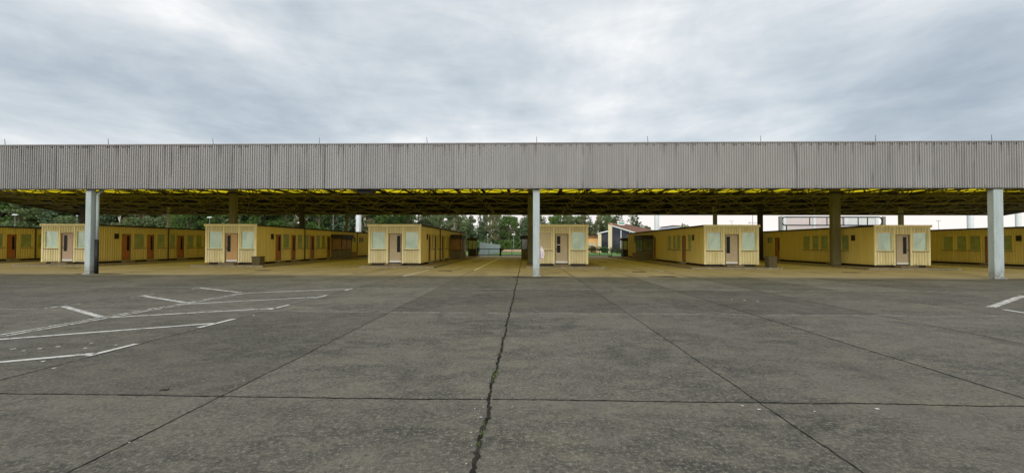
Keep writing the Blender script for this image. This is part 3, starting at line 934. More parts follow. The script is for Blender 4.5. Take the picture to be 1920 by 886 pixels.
cabin(6, 'cabin just right of the wide dark olive column, dark strip at right of its door', 'door_tan', .68, ('blank', 'blank'), 'tan front door with dark glass strip at right', bay=None)
cabin(7, 'yellow cabin cut off by the right edge, seen as a side wall only', 'door_tan', .3, ('blank', 'blank'), 'tan front door', bay=None)

def kiosk(x, y, label, pane):
    r = thing('guard_kiosk', label, 'kiosk', (x, y, .128), 'free-standing guard kiosks')
    b = MB(); b.box(-.55, .55, 0, 1.3, 0, .95); b.build('wall', M['kframe'], r)
    b = MB()
    for xx in (-.55, -.03, .48):
        for yy in (0, 1.23):
            b.box(xx, xx + .07, yy, yy + .07, .95, 2.2)
    for yy in (0, 1.23):
        b.box(-.55, .55, yy + .004, yy + .066, 2.12, 2.196); b.box(-.55, .55, yy + .004, yy + .066, .954, 1.0)
    for xx in (-.546, .484):
        b.box(xx, xx + .062, .0, 1.3, 2.10, 2.19); b.box(xx, xx + .062, .0, 1.3, .958, 1.01)
    b.build('frame', M['kframe'], r)
    b = MB(); b.box(-.48, -.03, .03, .05, .95, 2.2); b.box(.04, .48, .03, .05, .95, 2.2); b.box(-.48, -.03, 1.25, 1.27, .95, 2.2); b.box(.04, .48, 1.25, 1.27, .95, 2.2)
    b.build('pane', M[pane], r)
    b = MB(); b.box(-.52, -.50, .07, 1.23, .95, 2.2); b.box(.50, .52, .07, 1.23, .95, 2.2); b.build('side_glazing', M['kpane'], r)
    b = MB(); b.box(-.68, .68, -.13, 1.43, 2.2, 2.52); b.build('roof', M['kframe'], r)
    return r
kiosk(-7.25, 60.2, 'dark framed guard kiosk with pale panes left of the black gates', 'kpane')
kiosk(13.75, 60.2, 'dark framed guard kiosk with pale panes in front of the chapel-like building', 'kpane')
# small yellow stand-alone post next to the far kiosks
def planter(x, y, label, sc=(1, 1, 1)):
    r = thing('concrete_planter', label, 'planter', (x, y, .128), 'exposed-aggregate planters on the islands')
    r.scale = sc
    b = MB()
    o0, o1 = .33, .35
    b.box(-o0, o0, -o0, o0, 0, .06)
    b.box(-o1, o1, -o1, o1, .06, .56, .025)
    b.build('body', M['planter'], r)
    b = MB()
    b.box(-o1 - .01, o1 + .01, -o1 - .01, -o1 + .08, .56, .66); b.box(-o1 - .01, o1 + .01, o1 - .08, o1 + .01, .56, .66)
    b.box(-o1 - .01, -o1 + .08, -o1 + .08, o1 - .08, .56, .66); b.box(o1 - .08, o1 + .01, -o1 + .08, o1 - .08, .56, .66)
    b.build('rim', M['planter'], r)
    b = MB(); b.box(-o1 + .08, o1 - .08, -o1 + .08, o1 - .08, .56, .61); b.build('soil', M['plinth'], r)
planter(-20.25, 33.0, 'square brown aggregate planter at the right front corner of the cabin with the orange door', (.92, .92, 1.0))
planter(17.95, 32.95, 'square brown aggregate planter right of the tan-door cabin in the right half', (.84, .84, 1.22))

# ------------------------------------------------------------------ canopy
can = thing('canopy', 'huge flat canopy with grey corrugated fascia and yellow rooflights over the checkpoint lanes', 'canopy', (0, 24.3, 0))
Y0, Y1 = 24.3, 66.0
def half(y): return 41.3 + (y - Y0) * (68.8 - 41.3) / (Y1 - Y0)       # the roof widens towards its rear
ZB, ZT, ZR = 6.15, 7.02, 7.14
OY = -24.3                                                             # children are local to the canopy's origin
# fascia: profiled sheet with its ribs
b = MB()
hx = half(Y0)
pitch = .128; n = int(2 * hx / pitch); xx = -hx
front = Y0 - .16 + OY
prof = ((0, 0.), (.052, 0.), (.064, -.05), (.104, -.05), (.116, 0.))
ptsf = []
for k in range(n):
    for dxp, dd in prof:
        ptsf.append((xx + k * pitch + dxp, front + dd))
FZ0, FZ1 = 4.80, 7.24
for (xa, ya), (xb, yb) in zip(ptsf, ptsf[1:]):
    b.quad((xa, ya, FZ0), (xb, yb, FZ0), (xb, yb, FZ1), (xa, ya, FZ1))
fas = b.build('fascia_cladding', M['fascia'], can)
b = MB(); b.box(-hx, hx, front + .004, front + .05, FZ0 + .01, FZ1 - .01); b.build('fascia_backing', M['deck'], can)
b = MB(); b.box(-hx - .02, hx + .02, front - .07, front + .20, FZ1 + .003, FZ1 + .055); b.build('fascia_cap', M['cap'], can)
b = MB(); b.box(-hx, hx, front - .05, front + .08, FZ0 - .045, FZ0 - .004); b.build('drip_edge', M['beam'], can)
b = MB(); b.box(-hx, hx, front + .06, front + .20, FZ0, FZ0 + .16); b.build('fascia_rail', M['beam'], can)
# lightning rods
for k in range(-6, 7):
    x = .62 + 6.05 * k
    b = MB(); b.bar((x, front + .1, FZ1 + .05), (x - .02 + rnd.uniform(-.03, .03), front + .1, FZ1 + .42), .016, 6, .010)
    b.build('lightning_rod', M['gate'], can)
# roof: bands across; the front ones are yellow translucent sheet between opaque strips
def band(y0, y1, z0, z1, name, m, inset=.0):
    b = MB()
    a, c = half(y0) - .3 - inset, half(y1) - .3 - inset
    if z1 > z0:
        i = len(b.v)
        b.v += [(-a, y0 + OY, z0), (a, y0 + OY, z0), (c, y1 + OY, z0), (-c, y1 + OY, z0), (-a, y0 + OY, z1), (a, y0 + OY, z1), (c, y1 + OY, z1), (-c, y1 + OY, z1)]
        for f in ((0, 3, 2, 1), (4, 5, 6, 7), (0, 1, 5, 4), (1, 2, 6, 5), (2, 3, 7, 6), (3, 0, 4, 7)):
            b.f.append(f); b.t.append(None)
    else:
        b.quad((-a, y0 + OY, z0), (a, y0 + OY, z0), (c, y1 + OY, z0), (-c, y1 + OY, z0))
    return b.build(name, m, can)
SKY = [(24.6, 32.0), (32.3, 39.6), (39.9, 46.3), (46.6, 50.2), (52.0, 54.0), (55.6, 57.6), (59.2, 61.2), (62.6, 64.6)]
cur = 24.2
for a, c in SKY:
    band(cur, a, ZR, ZR + .05, 'roof_deck', M['deck'])
    band(a, c, ZR + .02, ZR + .02, 'rooflight', M['skylight'])
    cur = c
band(cur, Y1, ZR, ZR + .05, 'roof_deck', M['deck'])
# main trusses across, joists along, bracing
def truss_x(y, r, ph):
    b = MB(); h = half(y) - .5
    b.bar((-h, y + OY, ZT), (h, y + OY, ZT), r); b.bar((-h, y + OY, ZB), (h, y + OY, ZB), r)
    n = int(2 * h / 2.7)
    st = 2 * h / n
    for k in range(n):
        x = -h + st * k; x2 = x + st; xm = x + st * (.5 + ph)
        b.bar((x, y + OY, ZT), (xm, y + OY, ZB), r * .6); b.bar((xm, y + OY, ZB), (x2, y + OY, ZT), r * .6)
    return b.build('main_truss', M['steel'], can)
TY = [25.2, 33.0, 40.6, 47.6, 55.6, 65.5]
for k, y in enumerate(TY):
    truss_x(y, .07, 0)
def joist(x):
    ys = Y0 + .4
    if abs(x) > half(ys) - .6:
        ys = Y0 + (abs(x) + .6 - 41.3) / (68.8 - 41.3) * (Y1 - Y0)
    ye = Y1 - .3
    if ye - ys < 3: return
    b = MB()
    b.bar((x, ys + OY, ZT - .02), (x, ye + OY, ZT - .02), .05); b.bar((x, ys + OY, ZB + .12), (x, ye + OY, ZB + .12), .045)
    n = max(2, int((ye - ys) / 3.9))
    for k in range(n):
        a = ys + (ye - ys) * k / n + OY; c = ys + (ye - ys) * (k + 1) / n + OY; m_ = (a + c) / 2
        b.bar((x, a, ZT), (x, m_, ZB + .12), .035); b.bar((x, m_, ZB + .12), (x, c, ZT), .035)
    b.build('joist', M['steel'], can)
for k in range(-13, 14):
    joist(.35 + k * 5.0)
def braces(sg):
    b = MB()
    for k in range(-20, 21):
        x = k * 7.6; y = Y0 + .5
        while y < Y1 - 1:
            y2 = min(y + 5.1, Y1 - .4); x2 = x + sg * .66 * (y2 - y)
            if abs(x) < half(y) - .7 and abs(x2) < half(y2) - .7:
                b.bar((x, y + OY, ZB + .02), (x2, y2 + OY, ZB + .02), .05)
            y += 5.1; x += sg * .66 * 5.1
    b.build('wind_bracing', M['steel'], can)
braces(1); braces(-1)
def top_braces(sg):
    b = MB()
    for k in range(-30, 31):
        x = k * 2.9 + .8; y = 39.5
        while y < 52:
            y2 = y + 3.2; x2 = x + sg * 2.2
            if abs(x) < half(y) - .7 and abs(x2) < half(y2) - .7:
                b.bar((x, y + OY, ZT - .12), (x2, y2 + OY, ZT - .12), .045)
            y += 3.2; x += sg * 2.2
    b.build('top_bracing', M['beam'], can)
top_braces(1); top_braces(-1)
for k in range(-16, 17):
    x = .9 + k * 2.56
    b = MB(); b.box(x - .14, x + .14, 24.4 + OY, 50.3 + OY, ZR - .12, ZR - .004)
    if abs(x) < 40.5: b.build('roof_rib', M['beam'], can)
for y, dpt in ((32.15, .12), (39.75, .12), (46.45, .24), (50.4, .34), (51.9, .34), (55.4, .34), (59.0, .34), (62.4, .34)):
    h = half(y) - .6
    b = MB(); b.box(-h, h, y - .05 + OY, y + .05 + OY, ZR - .01 - dpt, ZR - .004)
    b.build('purlin', M['beam'], can)
for sg in (-1, 1):
    b = MB()
    a, c = half(Y0), half(Y1)
    i = 0
    for z0, z1, off, th in ((ZB - .12, ZB + .20, 0, .14), (ZB + .20, FZ1, .05, .04)):
        p = [(a - off, Y0 + OY), (c - off, Y1 + OY), (c - off - th, Y1 + OY), (a - off - th, Y0 + OY)]
        p = [(sg * x, y) for x, y in p]
        if sg < 0: p.reverse()
        b.prism(p, z0, z1)
    b.build('edge_beam', M['beam'], can)
b = MB(); c = half(Y1); b.box(-c, c, Y1 + OY, Y1 + .1 + OY, ZB - .03, FZ1); b.build('rear_fascia', M['beam'], can)
# a dark floodlight housing hung under the front part of the roof
b = MB(); b.extrude_xz([(-9.35, 4.62), (-8.75, 4.62), (-8.45, 4.95), (-9.65, 4.95)], 24.5 + OY, 25.3 + OY); b.build('floodlight', M['black'], can)

def column(x, y, wd, dp, m, label, zt=7.0, pipe=0, base=0.0, arms=True):
    o = bpy.data.objects.new('column', None)
    b = MB()
    b.box(x - wd / 2, x + wd / 2, y - dp / 2 + OY, y + dp / 2 + OY, base + .004, zt, .022)
    o = b.build('column', m, can)
    o['label'] = label
    b = MB(); b.box(x - wd / 2 - .07, x + wd / 2 + .07, y - dp / 2 - .07 + OY, y + dp / 2 + .07 + OY, base, base + .035)
    b.build('base_plate', M['beam'] if m != M['col_light'] else M['col_light'], o)
    b = MB(); b.box(x - wd / 2 - .1, x + wd / 2 + .1, y - dp / 2 - .1 + OY, y + dp / 2 + .1 + OY, ZB - .22 if zt > 6.5 else zt - .1, ZB - .1)
    if y > 26: b.build('capital', M['beam'], o)
    if pipe:
        px = x + pipe * (wd / 2 + .10); py = y + dp / 2 - .02
        b = MB(); b.tube([(px, py + OY, 1.95), (px, py + OY, 4.5), (px + .05, py + .03 + OY, 4.62), (px + .28, py + .1 + OY, 4.9)], .075, 10); b.build('downpipe', m, o, True)
        b = MB(); b.tube([(px, py + OY, base), (px, py + OY, 1.95)], .095, 10); b.build('standpipe', M['black'], o, True)
    return o
column(-24.75, 24.45, .33, .32, M['col_light'], 'leftmost pale front column with a downpipe black at its foot', pipe=1)
column(.60, 24.45, .37, .28, M['col_light'], 'central pale grey front column')
column(25.05, 24.35, .50, .36, M['col_light'], 'rightmost pale front column')
column(.42, 37.2, .40, .36, M['col_dark'], 'dark column just behind the central front column', base=.128)
column(25.0, 36.5, .66, .40, M['col_dark'], 'wide dark olive inner column at right', base=.128)
column(-24.5, 36.4, .54, .40, M['col_dark'], 'dark olive inner column rising from a cabin roof at left', base=.128)
column(-24.5, 47.8, .46, .36, M['beam'], 'almost black column behind the roof of the orange-door cabin', base=.128)
column(25.15, 48.2, .46, .36, M['beam'], 'almost black column right of the tan-door cabin', base=.128)
column(.42, 48.2, .36, .36, M['col_dark'], 'inner column hidden behind the central one', base=.128)
column(-24.5, 60.0, .30, .30, M['col_dark'], 'thin dark rear column at left', base=.128)
column(25.2, 59.6, .46, .36, M['col_grey'], 'grey rear column right of centre', base=.128)
column(-50, 48.6, .62, .40, M['beam'], 'dark column at the far left', base=.128)
column(50, 48.4, .5, .40, M['beam'], 'dark column at the far right', base=.128)
column(-50, 60.5, .30, .30, M['col_light'], 'thin pale rear column at the far left', base=.128)
column(50.2, 60.7, .50, .40, M['col_grey'], 'grey rear column at the far right', base=.128)

# crumpled notice tied to the central column
r = thing('notice', 'crumpled white and pink plastic notice tied to the side of the central pale column', 'notice', (.80, 24.34, 1.02))
b = MB()
o = [(.02, -.05), (.16, -.03), (.22, .02), (.25, .22), (.21, .42), (.14, .54), (.07, .66), (.03, .50), (.0, .3)]
b.extrude_xz(o, -.012, .012)
b.build('sheet', M['notice'], r)
b = MB(); b.extrude_xz([(-.015, -.06), (.05, -.10), (.15, -.09), (.15, -.02), (.06, .0), (.05, .34), (.0, .42)], -.02, -.0125); b.extrude_xz([(.12, .08), (.16, .09), (.17, .24), (.14, .2)], -.018, -.0125)
b.build('print', M['pink'], r)

# ------------------------------------------------------------------ things beyond the canopy
def gate(x0, x1, y, label):
    r = thing('swing_gate', label, 'gate', (x0, y, 0), 'low black gates across the lanes')
    W = x1 - x0
    b = MB()
    b.bar((.06, 0, 1.06), (W - .06, 0, 1.06), .055, 6); b.bar((.06, 0, .16), (W - .06, 0, .16), .055, 6)
    for k in range(3):
        xx = .06 + (W - .12) * k / 2
        b.bar((xx, 0, .16), (xx, 0, 1.06), .04, 6)
    b.build('leaf', M['gate'], r)
    b = MB()
    for k in range(1, 12):
        xx = .06 + (W - .12) * k / 12
        b.bar((xx, 0, .16), (xx, 0, 1.06), .008, 4)
    b.build('bars', M['gate'], r)
    b = MB(); b.box(-.11, .11, -.11, .11, 0, 1.25); b.build('post', M['gate'], r)
    b = MB(); b.box(W - .09, W - .01, -.05, .05, .0, 1.15); b.build('latch_post', M['gate'], r)
gate(-7.1, -3.75, 66, 'low black gate leaf in front of the pale hoarding, left of the middle post')
gate(-3.70, -.30, 66, 'low black gate leaf in front of the green lawn, right of the middle post')
gate(9.0, 12.7, 65.2, 'low black gate leaf in the lane leading to the chapel-like building')
gate(5.4, 8.9, 65.2, 'low black gate leaf mostly hidden behind the cabin at the central column')
b = MB()
b.prism([(-7.1, 69), (-5.45, 96), (-5.53, 96), (-7.18, 69)], -.01, 1.68)
i0 = len(b.v)
o = b.build('hoarding', M['hoarding'])
for v in o.data.vertices:
    if v.co.z > 1 and v.co.y < 80: v.co.z = 2.07
tag(o, 'pale grey-blue panel hoarding running back behind the left gate leaf', 'hoarding')

def mast(x, y, h, wd, label):
    r = thing('floodlight_mast', label, 'mast', (x, y, 0), 'broad white floodlight masts behind the canopy')
    b = MB()
    n = 12
    o0 = [(math.cos(6.2832 * k / n) * wd / 2, math.sin(6.2832 * k / n) * wd / 2) for k in range(n)]
    b.prism(o0, 0, h)
    b.build('shaft', M['mast'], r)
    b = MB(); b.box(-wd * .30, wd * .30, -wd / 2 - .02, -wd / 2 + .08, 2.9, 4.6); b.build('inspection_door', M['lampw'], r)
    b = MB(); b.prism([(x_ * 2.2, y_ * 2.2) for x_, y_ in o0], h, h + .12); b.build('platform', M['pole'], r)
    for k in range(4):
        a = math.pi / 2 * k + .5
        b = MB(); cx, cyy = math.cos(a) * wd * .8, math.sin(a) * wd * .8
        b.box(cx - .22, cx + .22, cyy - .16, cyy + .16, h + .12, h + .55, .03); b.build('lamp_head', M['lampw'], r)
mast(-31.25, 82, 13.5, .98, 'white floodlight mast behind the cabins left of centre')
mast(24.1, 82, 13.5, .88, 'white floodlight mast right of the chapel-like building')
mast(80.0, 82, 13.5, .98, 'white floodlight mast left of the rightmost pale column')
mast(88.3, 82, 13.5, .80, 'white floodlight mast at the far right beyond the rightmost pale column')

def lamp(x, y, h, label, arm=.5):
    r = thing('street_lamp', label, 'street lamp', (x, y, 0), 'slim street lamps beyond the canopy')
    b = MB(); b.bar((0, 0, 0), (0, 0, h), .06, 8, .04); b.build('pole', M['pole'], r)
    b = MB(); b.box(-arm, arm, -.18, .18, h, h + .10, .05); b.box(-arm * .8, arm * .8, -.13, .13, h + .10, h + .2, .05); b.build('lamp_head', M['lampw'], r)
lamp(-107.5, 90, 7.6, 'street lamp with flat white head under the canopy edge at far left', .6)
lamp(-94, 90, 7.4, 'thin street lamp beside the dark column at far left', .1)
lamp(-65.6, 90, 7.1, 'street lamp with white head above the left corner of the orange-door cabin')
lamp(-46.6, 90, 6.0, 'street lamp with white head above the roof behind the orange-door cabin')
lamp(-2.4, 90, 3.7, 'short lamp with white head in front of the woods by the central column', .35)
lamp(-7.5, 88, 3.6, 'short pale lamp post behind the pale hoarding', .12)
lamp(-35.2, 80, 7.4, 'tall thin pale lamp pole left of the broad white mast', .12)
lamp(41.4, 90, 6.5, 'slim lamp against the sky between two columns right of centre', .4)
lamp(81.7, 90, 6.6, 'slim lamp against the sky left of the rightmost pale column', .4)
r = thing('antenna_pole', 'slim antenna pole with short crossbars left of the black column at right', 'antenna', (36.4, 72, 0))
b = MB(); b.bar((0, 0, 0), (0, 0, 7.4), .06, 8, .035); b.build('pole', M['pole'], r)
for z, hw_ in ((5.3, .55), (4.6, .45)):
    b = MB(); b.bar((-hw_, 0, z), (hw_ * 1.6, 0, z), .03, 6); b.box(-hw_ - .1, -hw_ + .1, -.06, .06, z - .06, z + .08); b.build('crossbar', M['pole'], r)

# sign gantry and pale hall behind it
r = thing('sign_gantry', 'dark tubular gantry with rounded corners in front of the pale hall', 'gantry', (45.4, 80, 0))
def rrect(x0, x1, z0, z1, rad):
    p = []
    for cx, cz, a0 in ((x1 - rad, z1 - rad, 0), (x0 + rad, z1 - rad, 90), (x0 + rad, z0 + rad, 180), (x1 - rad, z0 + rad, 270)):
        for k in range(6):
            a = R(a0 + 18 * k); p.append((cx + math.cos(a) * rad, 0, cz + math.sin(a) * rad))
    return p + [p[0]]
b = MB(); b.tube(rrect(.15, 17.5, 5.28, 6.72, .55), .11, 8); b.build('frame', M['gate'], r)
b = MB()
for xx in (5.0, 8.0, 10.8, 13.4, 15.0):
    b.bar((xx, 0, 5.28), (xx, 0, 6.72), .09, 6)
b.build('stiles', M['gate'], r)
for xx in (-.15, 17.8):
    b = MB(); b.box(xx - .22, xx + .22, -.2, .2, 0, 6.85); b.build('post', M['col_grey'], r)
b = MB(); b.tube([(.95, 0, 0), (.95, 0, 5.28)], .09, 8); b.build('brace_post', M['gate'], r)
r = thing('panel_screen', 'pale panelled screen wall with white pilasters behind the dark gantry', 'screen wall', (48.4, 84, 0))
for x0, x1, m in ((.15, 5.15, 'hall_pink'), (5.6, 10.9, 'hall_pink'), (11.4, 16.5, 'hall_grey')):
    b = MB(); b.box(x0, x1, .1, .35, 0, 6.95); b.build('panel_wall', M[m], r)
for x0 in (5.15, 10.9, -.3, 16.5):
    b = MB(); b.box(x0, x0 + .45, -.1, .5, 0, 7.0); b.build('pilaster', M['mast'], r)
b = MB(); b.box(-.5, 17.1, -.2, .6, 7.0, 7.2); b.build('coping', M['mast'], r)

# chapel-like building
r = thing('modern_building', 'cream building with steep brown monopitch roof and dark gable glazing beyond the lawn', 'building', (18.6, 100, 0), rz=R(-13))
b = MB(); b.box(0, .85, -.3, 1.2, -.1, 6.5); b.build('pillar', M['chwall'], r)
b = MB(); b.box(-2.25, -1.5, -.3, 1.2, -.1, 4.15); b.build('pillar', M['chwall'], r)
b = MB(); b.extrude_xz([(.85, -.1), (7.6, -.1), (7.6, 3.75), (6.4, 4.05), (.85, 5.85)], 0, .25); b.build('gable_glazing', M['bglass'], r)
b = MB(); b.extrude_xz([(-1.5, -.1), (0, -.1), (0, 4.55), (-1.5, 4.0)], 0.1, .3); b.build('side_glazing', M['bglass'], r)
b = MB()
for xx in (2.7, 4.55):
    b.box(xx, xx + .16, -.12, -.01, 0, 5.75 - xx * .29)
b.build('mullion', M['mast'], r)
b = MB(); b.extrude_xz([(.85, 5.86), (6.4, 4.06), (7.9, 3.75), (7.9, 4.05), (6.5, 4.42), (.85, 6.28)], -.35, -.04); b.build('barge_board', M['mast'], r)
b = MB(); b.extrude_xz([(-2.5, 4.1), (0, 4.68), (0, 4.95), (-2.5, 4.35)], -.3, 9); b.build('barge_board', M['mast'], r)
b = MB(); b.poly([(-.2, -.5, 6.62), (6.6, -.5, 4.46), (13.5, 12, 4.6), (3.0, 12, 7.05)]); b.poly([(-.2, -.5, 6.50), (3.0, 12, 6.93), (13.5, 12, 4.48), (6.6, -.5, 4.34)]); b.poly([(-.2, -.5, 6.5), (6.6, -.5, 4.34), (6.6, -.5, 4.46), (-.2, -.5, 6.62)]); b.poly([(6.6, -.5, 4.34), (13.5, 12, 4.48), (13.5, 12, 4.6), (6.6, -.5, 4.46)])
b.build('roof', M['tile'], r)
b = MB(); b.poly([(-2.8, -.5, 4.38), (.1, -.5, 5.1), (.1, 9, 5.1), (-2.8, 9, 4.38)]); b.build('roof', M['tile'], r)
b = MB(); b.box(-7.5, -2.25, 2, 9, -.1, 3.35); b.build('annex_wall', M['annex'], r)
b = MB(); b.box(-7.8, -2.2, 1.6, 9.3, 3.353, 3.75); b.build('annex_roof', M['tile'], r)
for xx in (-4.4, -3.4):
    b = MB(); b.box(xx, xx + .6, 1.93, 1.99, 1.2, 2.1); b.build('annex_window', M['kpane'], r)
b = MB(); b.box(.1, .5, 1.3, 9, -.1, 6.3); b.build('flank_wall', M['chwall'], r)
b = MB(); b.box(7.6, 12.5, 1, 9, -.1, 4.2); b.build('side_wall', M['chwall'], r)
r = thing('roof_sign', 'small white and green board standing on the brown monopitch roof', 'sign', (21.0, 101.5, 6.0))
b = MB(); b.box(0, 1.6, 0, .12, .2, 1.1); b.build('board', M['lampw'], r)
b = MB(); b.box(.22, 1.5, -.02, -.002, .45, .85); b.build('green_band', simple('sign_green', (.10, .30, .24), .6, .2, 6), r)
b = MB(); b.box(.2, .3, .02, .1, -.2, .2); b.box(1.3, 1.4, .02, .1, -.4, .2); b.build('leg', M['pole'], r)
r = thing('low_building', 'pale building with blue-grey pitched roof behind the white mast', 'building', (35, 120, 0))
b = MB(); b.box(0, 9, 0, 10, -.1, 5.2); b.build('wall', M['mast'], r)
b = MB(); b.extrude_xz([(-.6, 5.2), (9.4, 5.2), (6.0, 6.75), (4.7, 6.75)], -.4, 10.4); b.build('roof', M['bluegrey'], r)
b = MB(); b.box(4.3, 6.3, -.6, 10.6, 6.76, 6.95); b.build('ridge_cap', M['tile'], r)

# ------------------------------------------------------------------ vegetation
def leaf_cloud(b, blobs, n, s0, s1, rr, flat=.0):
    tot = sum(q[3] ** 2 * q[4] for q in blobs)
    for cx, cy_, cz, ra, rz_ in blobs:
        k = int(n * ra * ra * rz_ / tot)
        base = rr.random()
        for _ in range(k):
            u = rr.uniform(-1, 1); a = rr.random() * 6.2832; q = math.sqrt(1 - u * u); rad = rr.uniform(.45, 1.0) ** .5
            p = Vector((cx + q * math.cos(a) * ra * rad, cy_ + q * math.sin(a) * ra * rad, cz + u * rz_ * rad))
            nrm = Vector((rr.gauss(0, 1), rr.gauss(0, 1), rr.gauss(0, 1) + flat)).normalized()
            t1 = nrm.orthogonal().normalized(); t2 = nrm.cross(t1)
            s = rr.uniform(s0, s1); e = rr.uniform(.5, .9)
            b.poly([p - t1 * s, p - t2 * s * e * .7 + t1 * s * .1, p + t1 * s, p + t2 * s * e], min(1, max(0, base * .6 + rr.random() * .5 - .05)))
def tree_mesh(kind, seed):
    rr = random.Random(seed)
    tr, cr = MB(), MB()
    H = 10.0
    if kind == 'pine':
        tr.bar((0, 0, 0), (.1, 0, H * .97), .20, 7, .04)
        blobs = []
        z = 1.8
        while z < H:
            f = 1 - (z - 1.8) / (H - 1.5)
            n = 4 if f > .35 else 3
            for k in range(n):
                a = rr.random() * 6.28; rad = (.35 + 1.9 * f) * rr.uniform(.5, 1.05)
                x, y = math.cos(a) * rad, math.sin(a) * rad
                tr.bar((0, 0, z - .3), (x, y, z), .05, 4, .02)
                blobs.append((x * .8, y * .8, z, .45 + .75 * f * rr.uniform(.7, 1.2), .32 + .22 * f))
            z += .62
        leaf_cloud(cr, blobs, 2300, .12, .30, rr, .6)
    else:
        narrow = kind == 'birch'
        hw_ = 1.5 if narrow else 2.5
        tr.bar((0, 0, 0), (.1, .05, H * .45), .17 if narrow else .24, 8, .12)
        tr.bar((.1, .05, H * .45), (0, .1, H * .86), .12, 6, .03)
        blobs = []
        for k in range(18 if narrow else 26):
            t = rr.random(); z = H * (.14 + .78 * t) if not narrow else H * (.26 + .68 * t)
            env = math.sin(math.pi * min(1, max(.22, (z / H - .02) / .99))) ** .7
            a = rr.random() * 6.28; rad = hw_ * env * math.sqrt(rr.random())
            x, y = math.cos(a) * rad, math.sin(a) * rad
            tr.bar((.05, .05, z * .72), (x, y, z), .06, 5, .02)
            s = rr.uniform(.55, 1.15) * (.75 if narrow else 1.05)
            blobs.append((x, y, z, s, s * rr.uniform(.6, .9)))
        blobs.append((0, 0, H * .95, .7, .55))
        leaf_cloud(cr, blobs, 2900, .12, .28, rr, .3)
    bark = M['birch'] if kind == 'birch' else M['bark']
    leaf = {'pine': 'needle', 'oak': 'leaf_dark', 'birch': 'leaf_pale', 'lime': 'leaf_mid'}[kind]
    return tr.mesh('trunk', bark), cr.mesh('crown', M[leaf], attr='tone')
TM = {k: [tree_mesh(k, 31 * j + 7 * len(k)) for j in range(3)] for k in ('pine', 'oak', 'birch', 'lime')}
KIND = {'pine': ('pine_tree', 'dark narrow conifer in the woods behind the canopy', 'conifer tree', 'conifers in the woods behind the canopy'),
        'oak': ('broadleaf_tree', 'dark green broad-crowned tree in the woods behind the canopy', 'tree', 'dark broadleaf trees in the woods behind the canopy'),
        'birch': ('birch_tree', 'pale-stemmed slender birch with light green crown in the woods', 'birch tree', 'birches in the woods behind the canopy'),
        'lime': ('leafy_tree', 'mid-green rounded leafy tree in the woods behind the canopy', 'tree', 'mid-green leafy trees in the woods behind the canopy')}
def tree(kind, x, y, h, wf=1.0, label=None, group=None):
    nm, lab, cat, grp = KIND[kind]
    r = thing(nm, label or lab, cat, (x, y, -.05), None if label else grp, rnd.random() * 6.28)
    s = h / 10.0
    r.scale = (s * wf, s * wf, s)
    tm, cm = rnd.choice(TM[kind])
    for nme, me in (('trunk', tm), ('crown', cm)):
        o = bpy.data.objects.new(nme, me); C.objects.link(o); o.parent = r
def pick(p):
    q = rnd.random(); a = 0
    for k, f in p.items():
        a += f
        if q < a: return k
    return k
for row, y in enumerate((98, 105, 113)):                              # left wood: near and dark
    x = -150 + row * 1.7
    while x < -34:
        tree(pick({'oak': .52, 'lime': .26, 'pine': .16, 'birch': .06}), x + rnd.uniform(-1, 1), y + rnd.uniform(-2.5, 2.5), rnd.uniform(11.5, 14.5) + row, rnd.uniform(.95, 1.25))
        x += rnd.uniform(3.4, 4.8)
for row, y in enumerate((118, 126, 135)):                              # middle: lower, sky shows above
    x = -48 + row * 1.9
    while x < 26:
        h = rnd.uniform(8.6, 10.6) + row * .65
        if x < -25: h += 1.4
        tree(pick({'oak': .16, 'lime': .40, 'pine': .18, 'birch': .26}), x + rnd.uniform(-1, 1), y + rnd.uniform(-3, 3), h, rnd.uniform(.85, 1.1))
        x += rnd.uniform(3.0, 4.6)
for x, y, h, k in ((27, 128, 8.4, 'pine'), (30, 132, 8.0, 'lime'), (34, 135, 7.6, 'oak'), (38, 140, 7.8, 'lime'), (42, 142, 8.0, 'birch'), (46.5, 140, 8.0, 'lime'), (50, 142, 8.6, 'oak'), (53, 144, 7.4, 'birch'), (58, 146, 7.2, 'lime')):
    tree(k, x, y, h, 1.0)
tree('pine', 27.6, 114, 9.9, 1.5, 'tall spreading dark conifer rising behind the brown monopitch roof')
tree('pine', 24.2, 116, 9.7, 1.6, 'tall bushy dark conifer above the white and green roof board')
tree('birch', -8.5, 110, 9.2, .9, 'slender birch with bright trunk right of the short lamp post')
b = MB(); rr = random.Random(9); bl = []
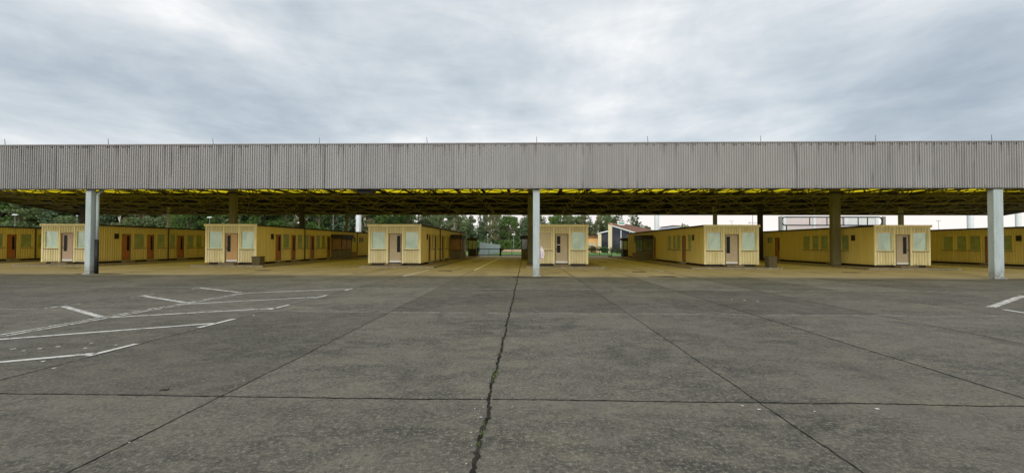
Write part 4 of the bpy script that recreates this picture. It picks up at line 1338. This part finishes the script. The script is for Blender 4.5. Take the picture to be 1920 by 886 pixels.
for k in range(330):
    x = rr.uniform(-165, 24); y = (122 if x < -40 else 144) + rr.uniform(-3, 3)
    top = 10.5 if x < -40 else (8.8 if x < -22 else 7.0)
    s = rr.uniform(1.5, 2.6); bl.append((x, y, rr.uniform(.1, 1) * top, s, s * .8))
leaf_cloud(b, bl, 26000, .3, .75, rr)
tag(b.build('far_wood', M['leaf_mid'], attr='tone'), 'dense far wood behind the separate trees beyond the canopy', 'wood', kind='stuff')
# undergrowth along the foot of the woods: one mass
b = MB(); rr = random.Random(5)
bl = []
for k in range(190):
    x = rr.uniform(-150, 26); y = (95 if x < -34 else 113) + rr.uniform(-1.5, 1.5)
    s = rr.uniform(1.0, 2.0); bl.append((x, y, s * .7, s * 1.2, s))
for k in range(60):
    x = rr.uniform(26, 130); s = rr.uniform(.8, 1.6); bl.append((x, 146 + rr.uniform(-3, 3), s * .8, s * 1.5, s))
leaf_cloud(b, bl, 16000, .2, .5, rr)
tag(b.build('undergrowth', M['leaf_dark'], attr='tone'), 'dark undergrowth along the foot of the woods', 'undergrowth', kind='stuff')
# hedge and shrubs before the building
for x, y, s, m, lab in ((13.2, 84, 1.0, 'shrub', 'low olive shrub left in front of the chapel-like building'),
                        (15.5, 85, .95, 'leaf_dark', 'low dark green shrub under the left cream pillar of the chapel-like building'),
                        (17.6, 83.5, 1.05, 'shrub', 'reddish brown shrub in front of the gable glazing'),
                        (19.6, 84.5, 1.25, 'shrub', 'larger reddish bush right of the gate towards the chapel-like building'),
                        (11.0, 85, 1.1, 'leaf_dark', 'dark shrub partly hidden by the cabin at the central column')):
    r = thing('shrub', lab, 'shrub', (x, y, 0), 'shrubs in front of the chapel-like building')
    b = MB(); q = []
    for k in range(9):
        q.append((rr.uniform(-1.1, 1.1) * s, rr.uniform(-.5, .5) * s, rr.uniform(.35, 1.1) * s, rr.uniform(.35, .65) * s, rr.uniform(.3, .5) * s))
    leaf_cloud(b, q, 700, .06, .14, rr); b.build('foliage', M[m], r, attr='tone')
    b = MB()
    for k in range(6):
        b.bar((rr.uniform(-.3, .3), rr.uniform(-.2, .2), 0), (q[k][0], q[k][1], q[k][2]), .025, 4, .012)
    b.build('stem', M['bark'], r)
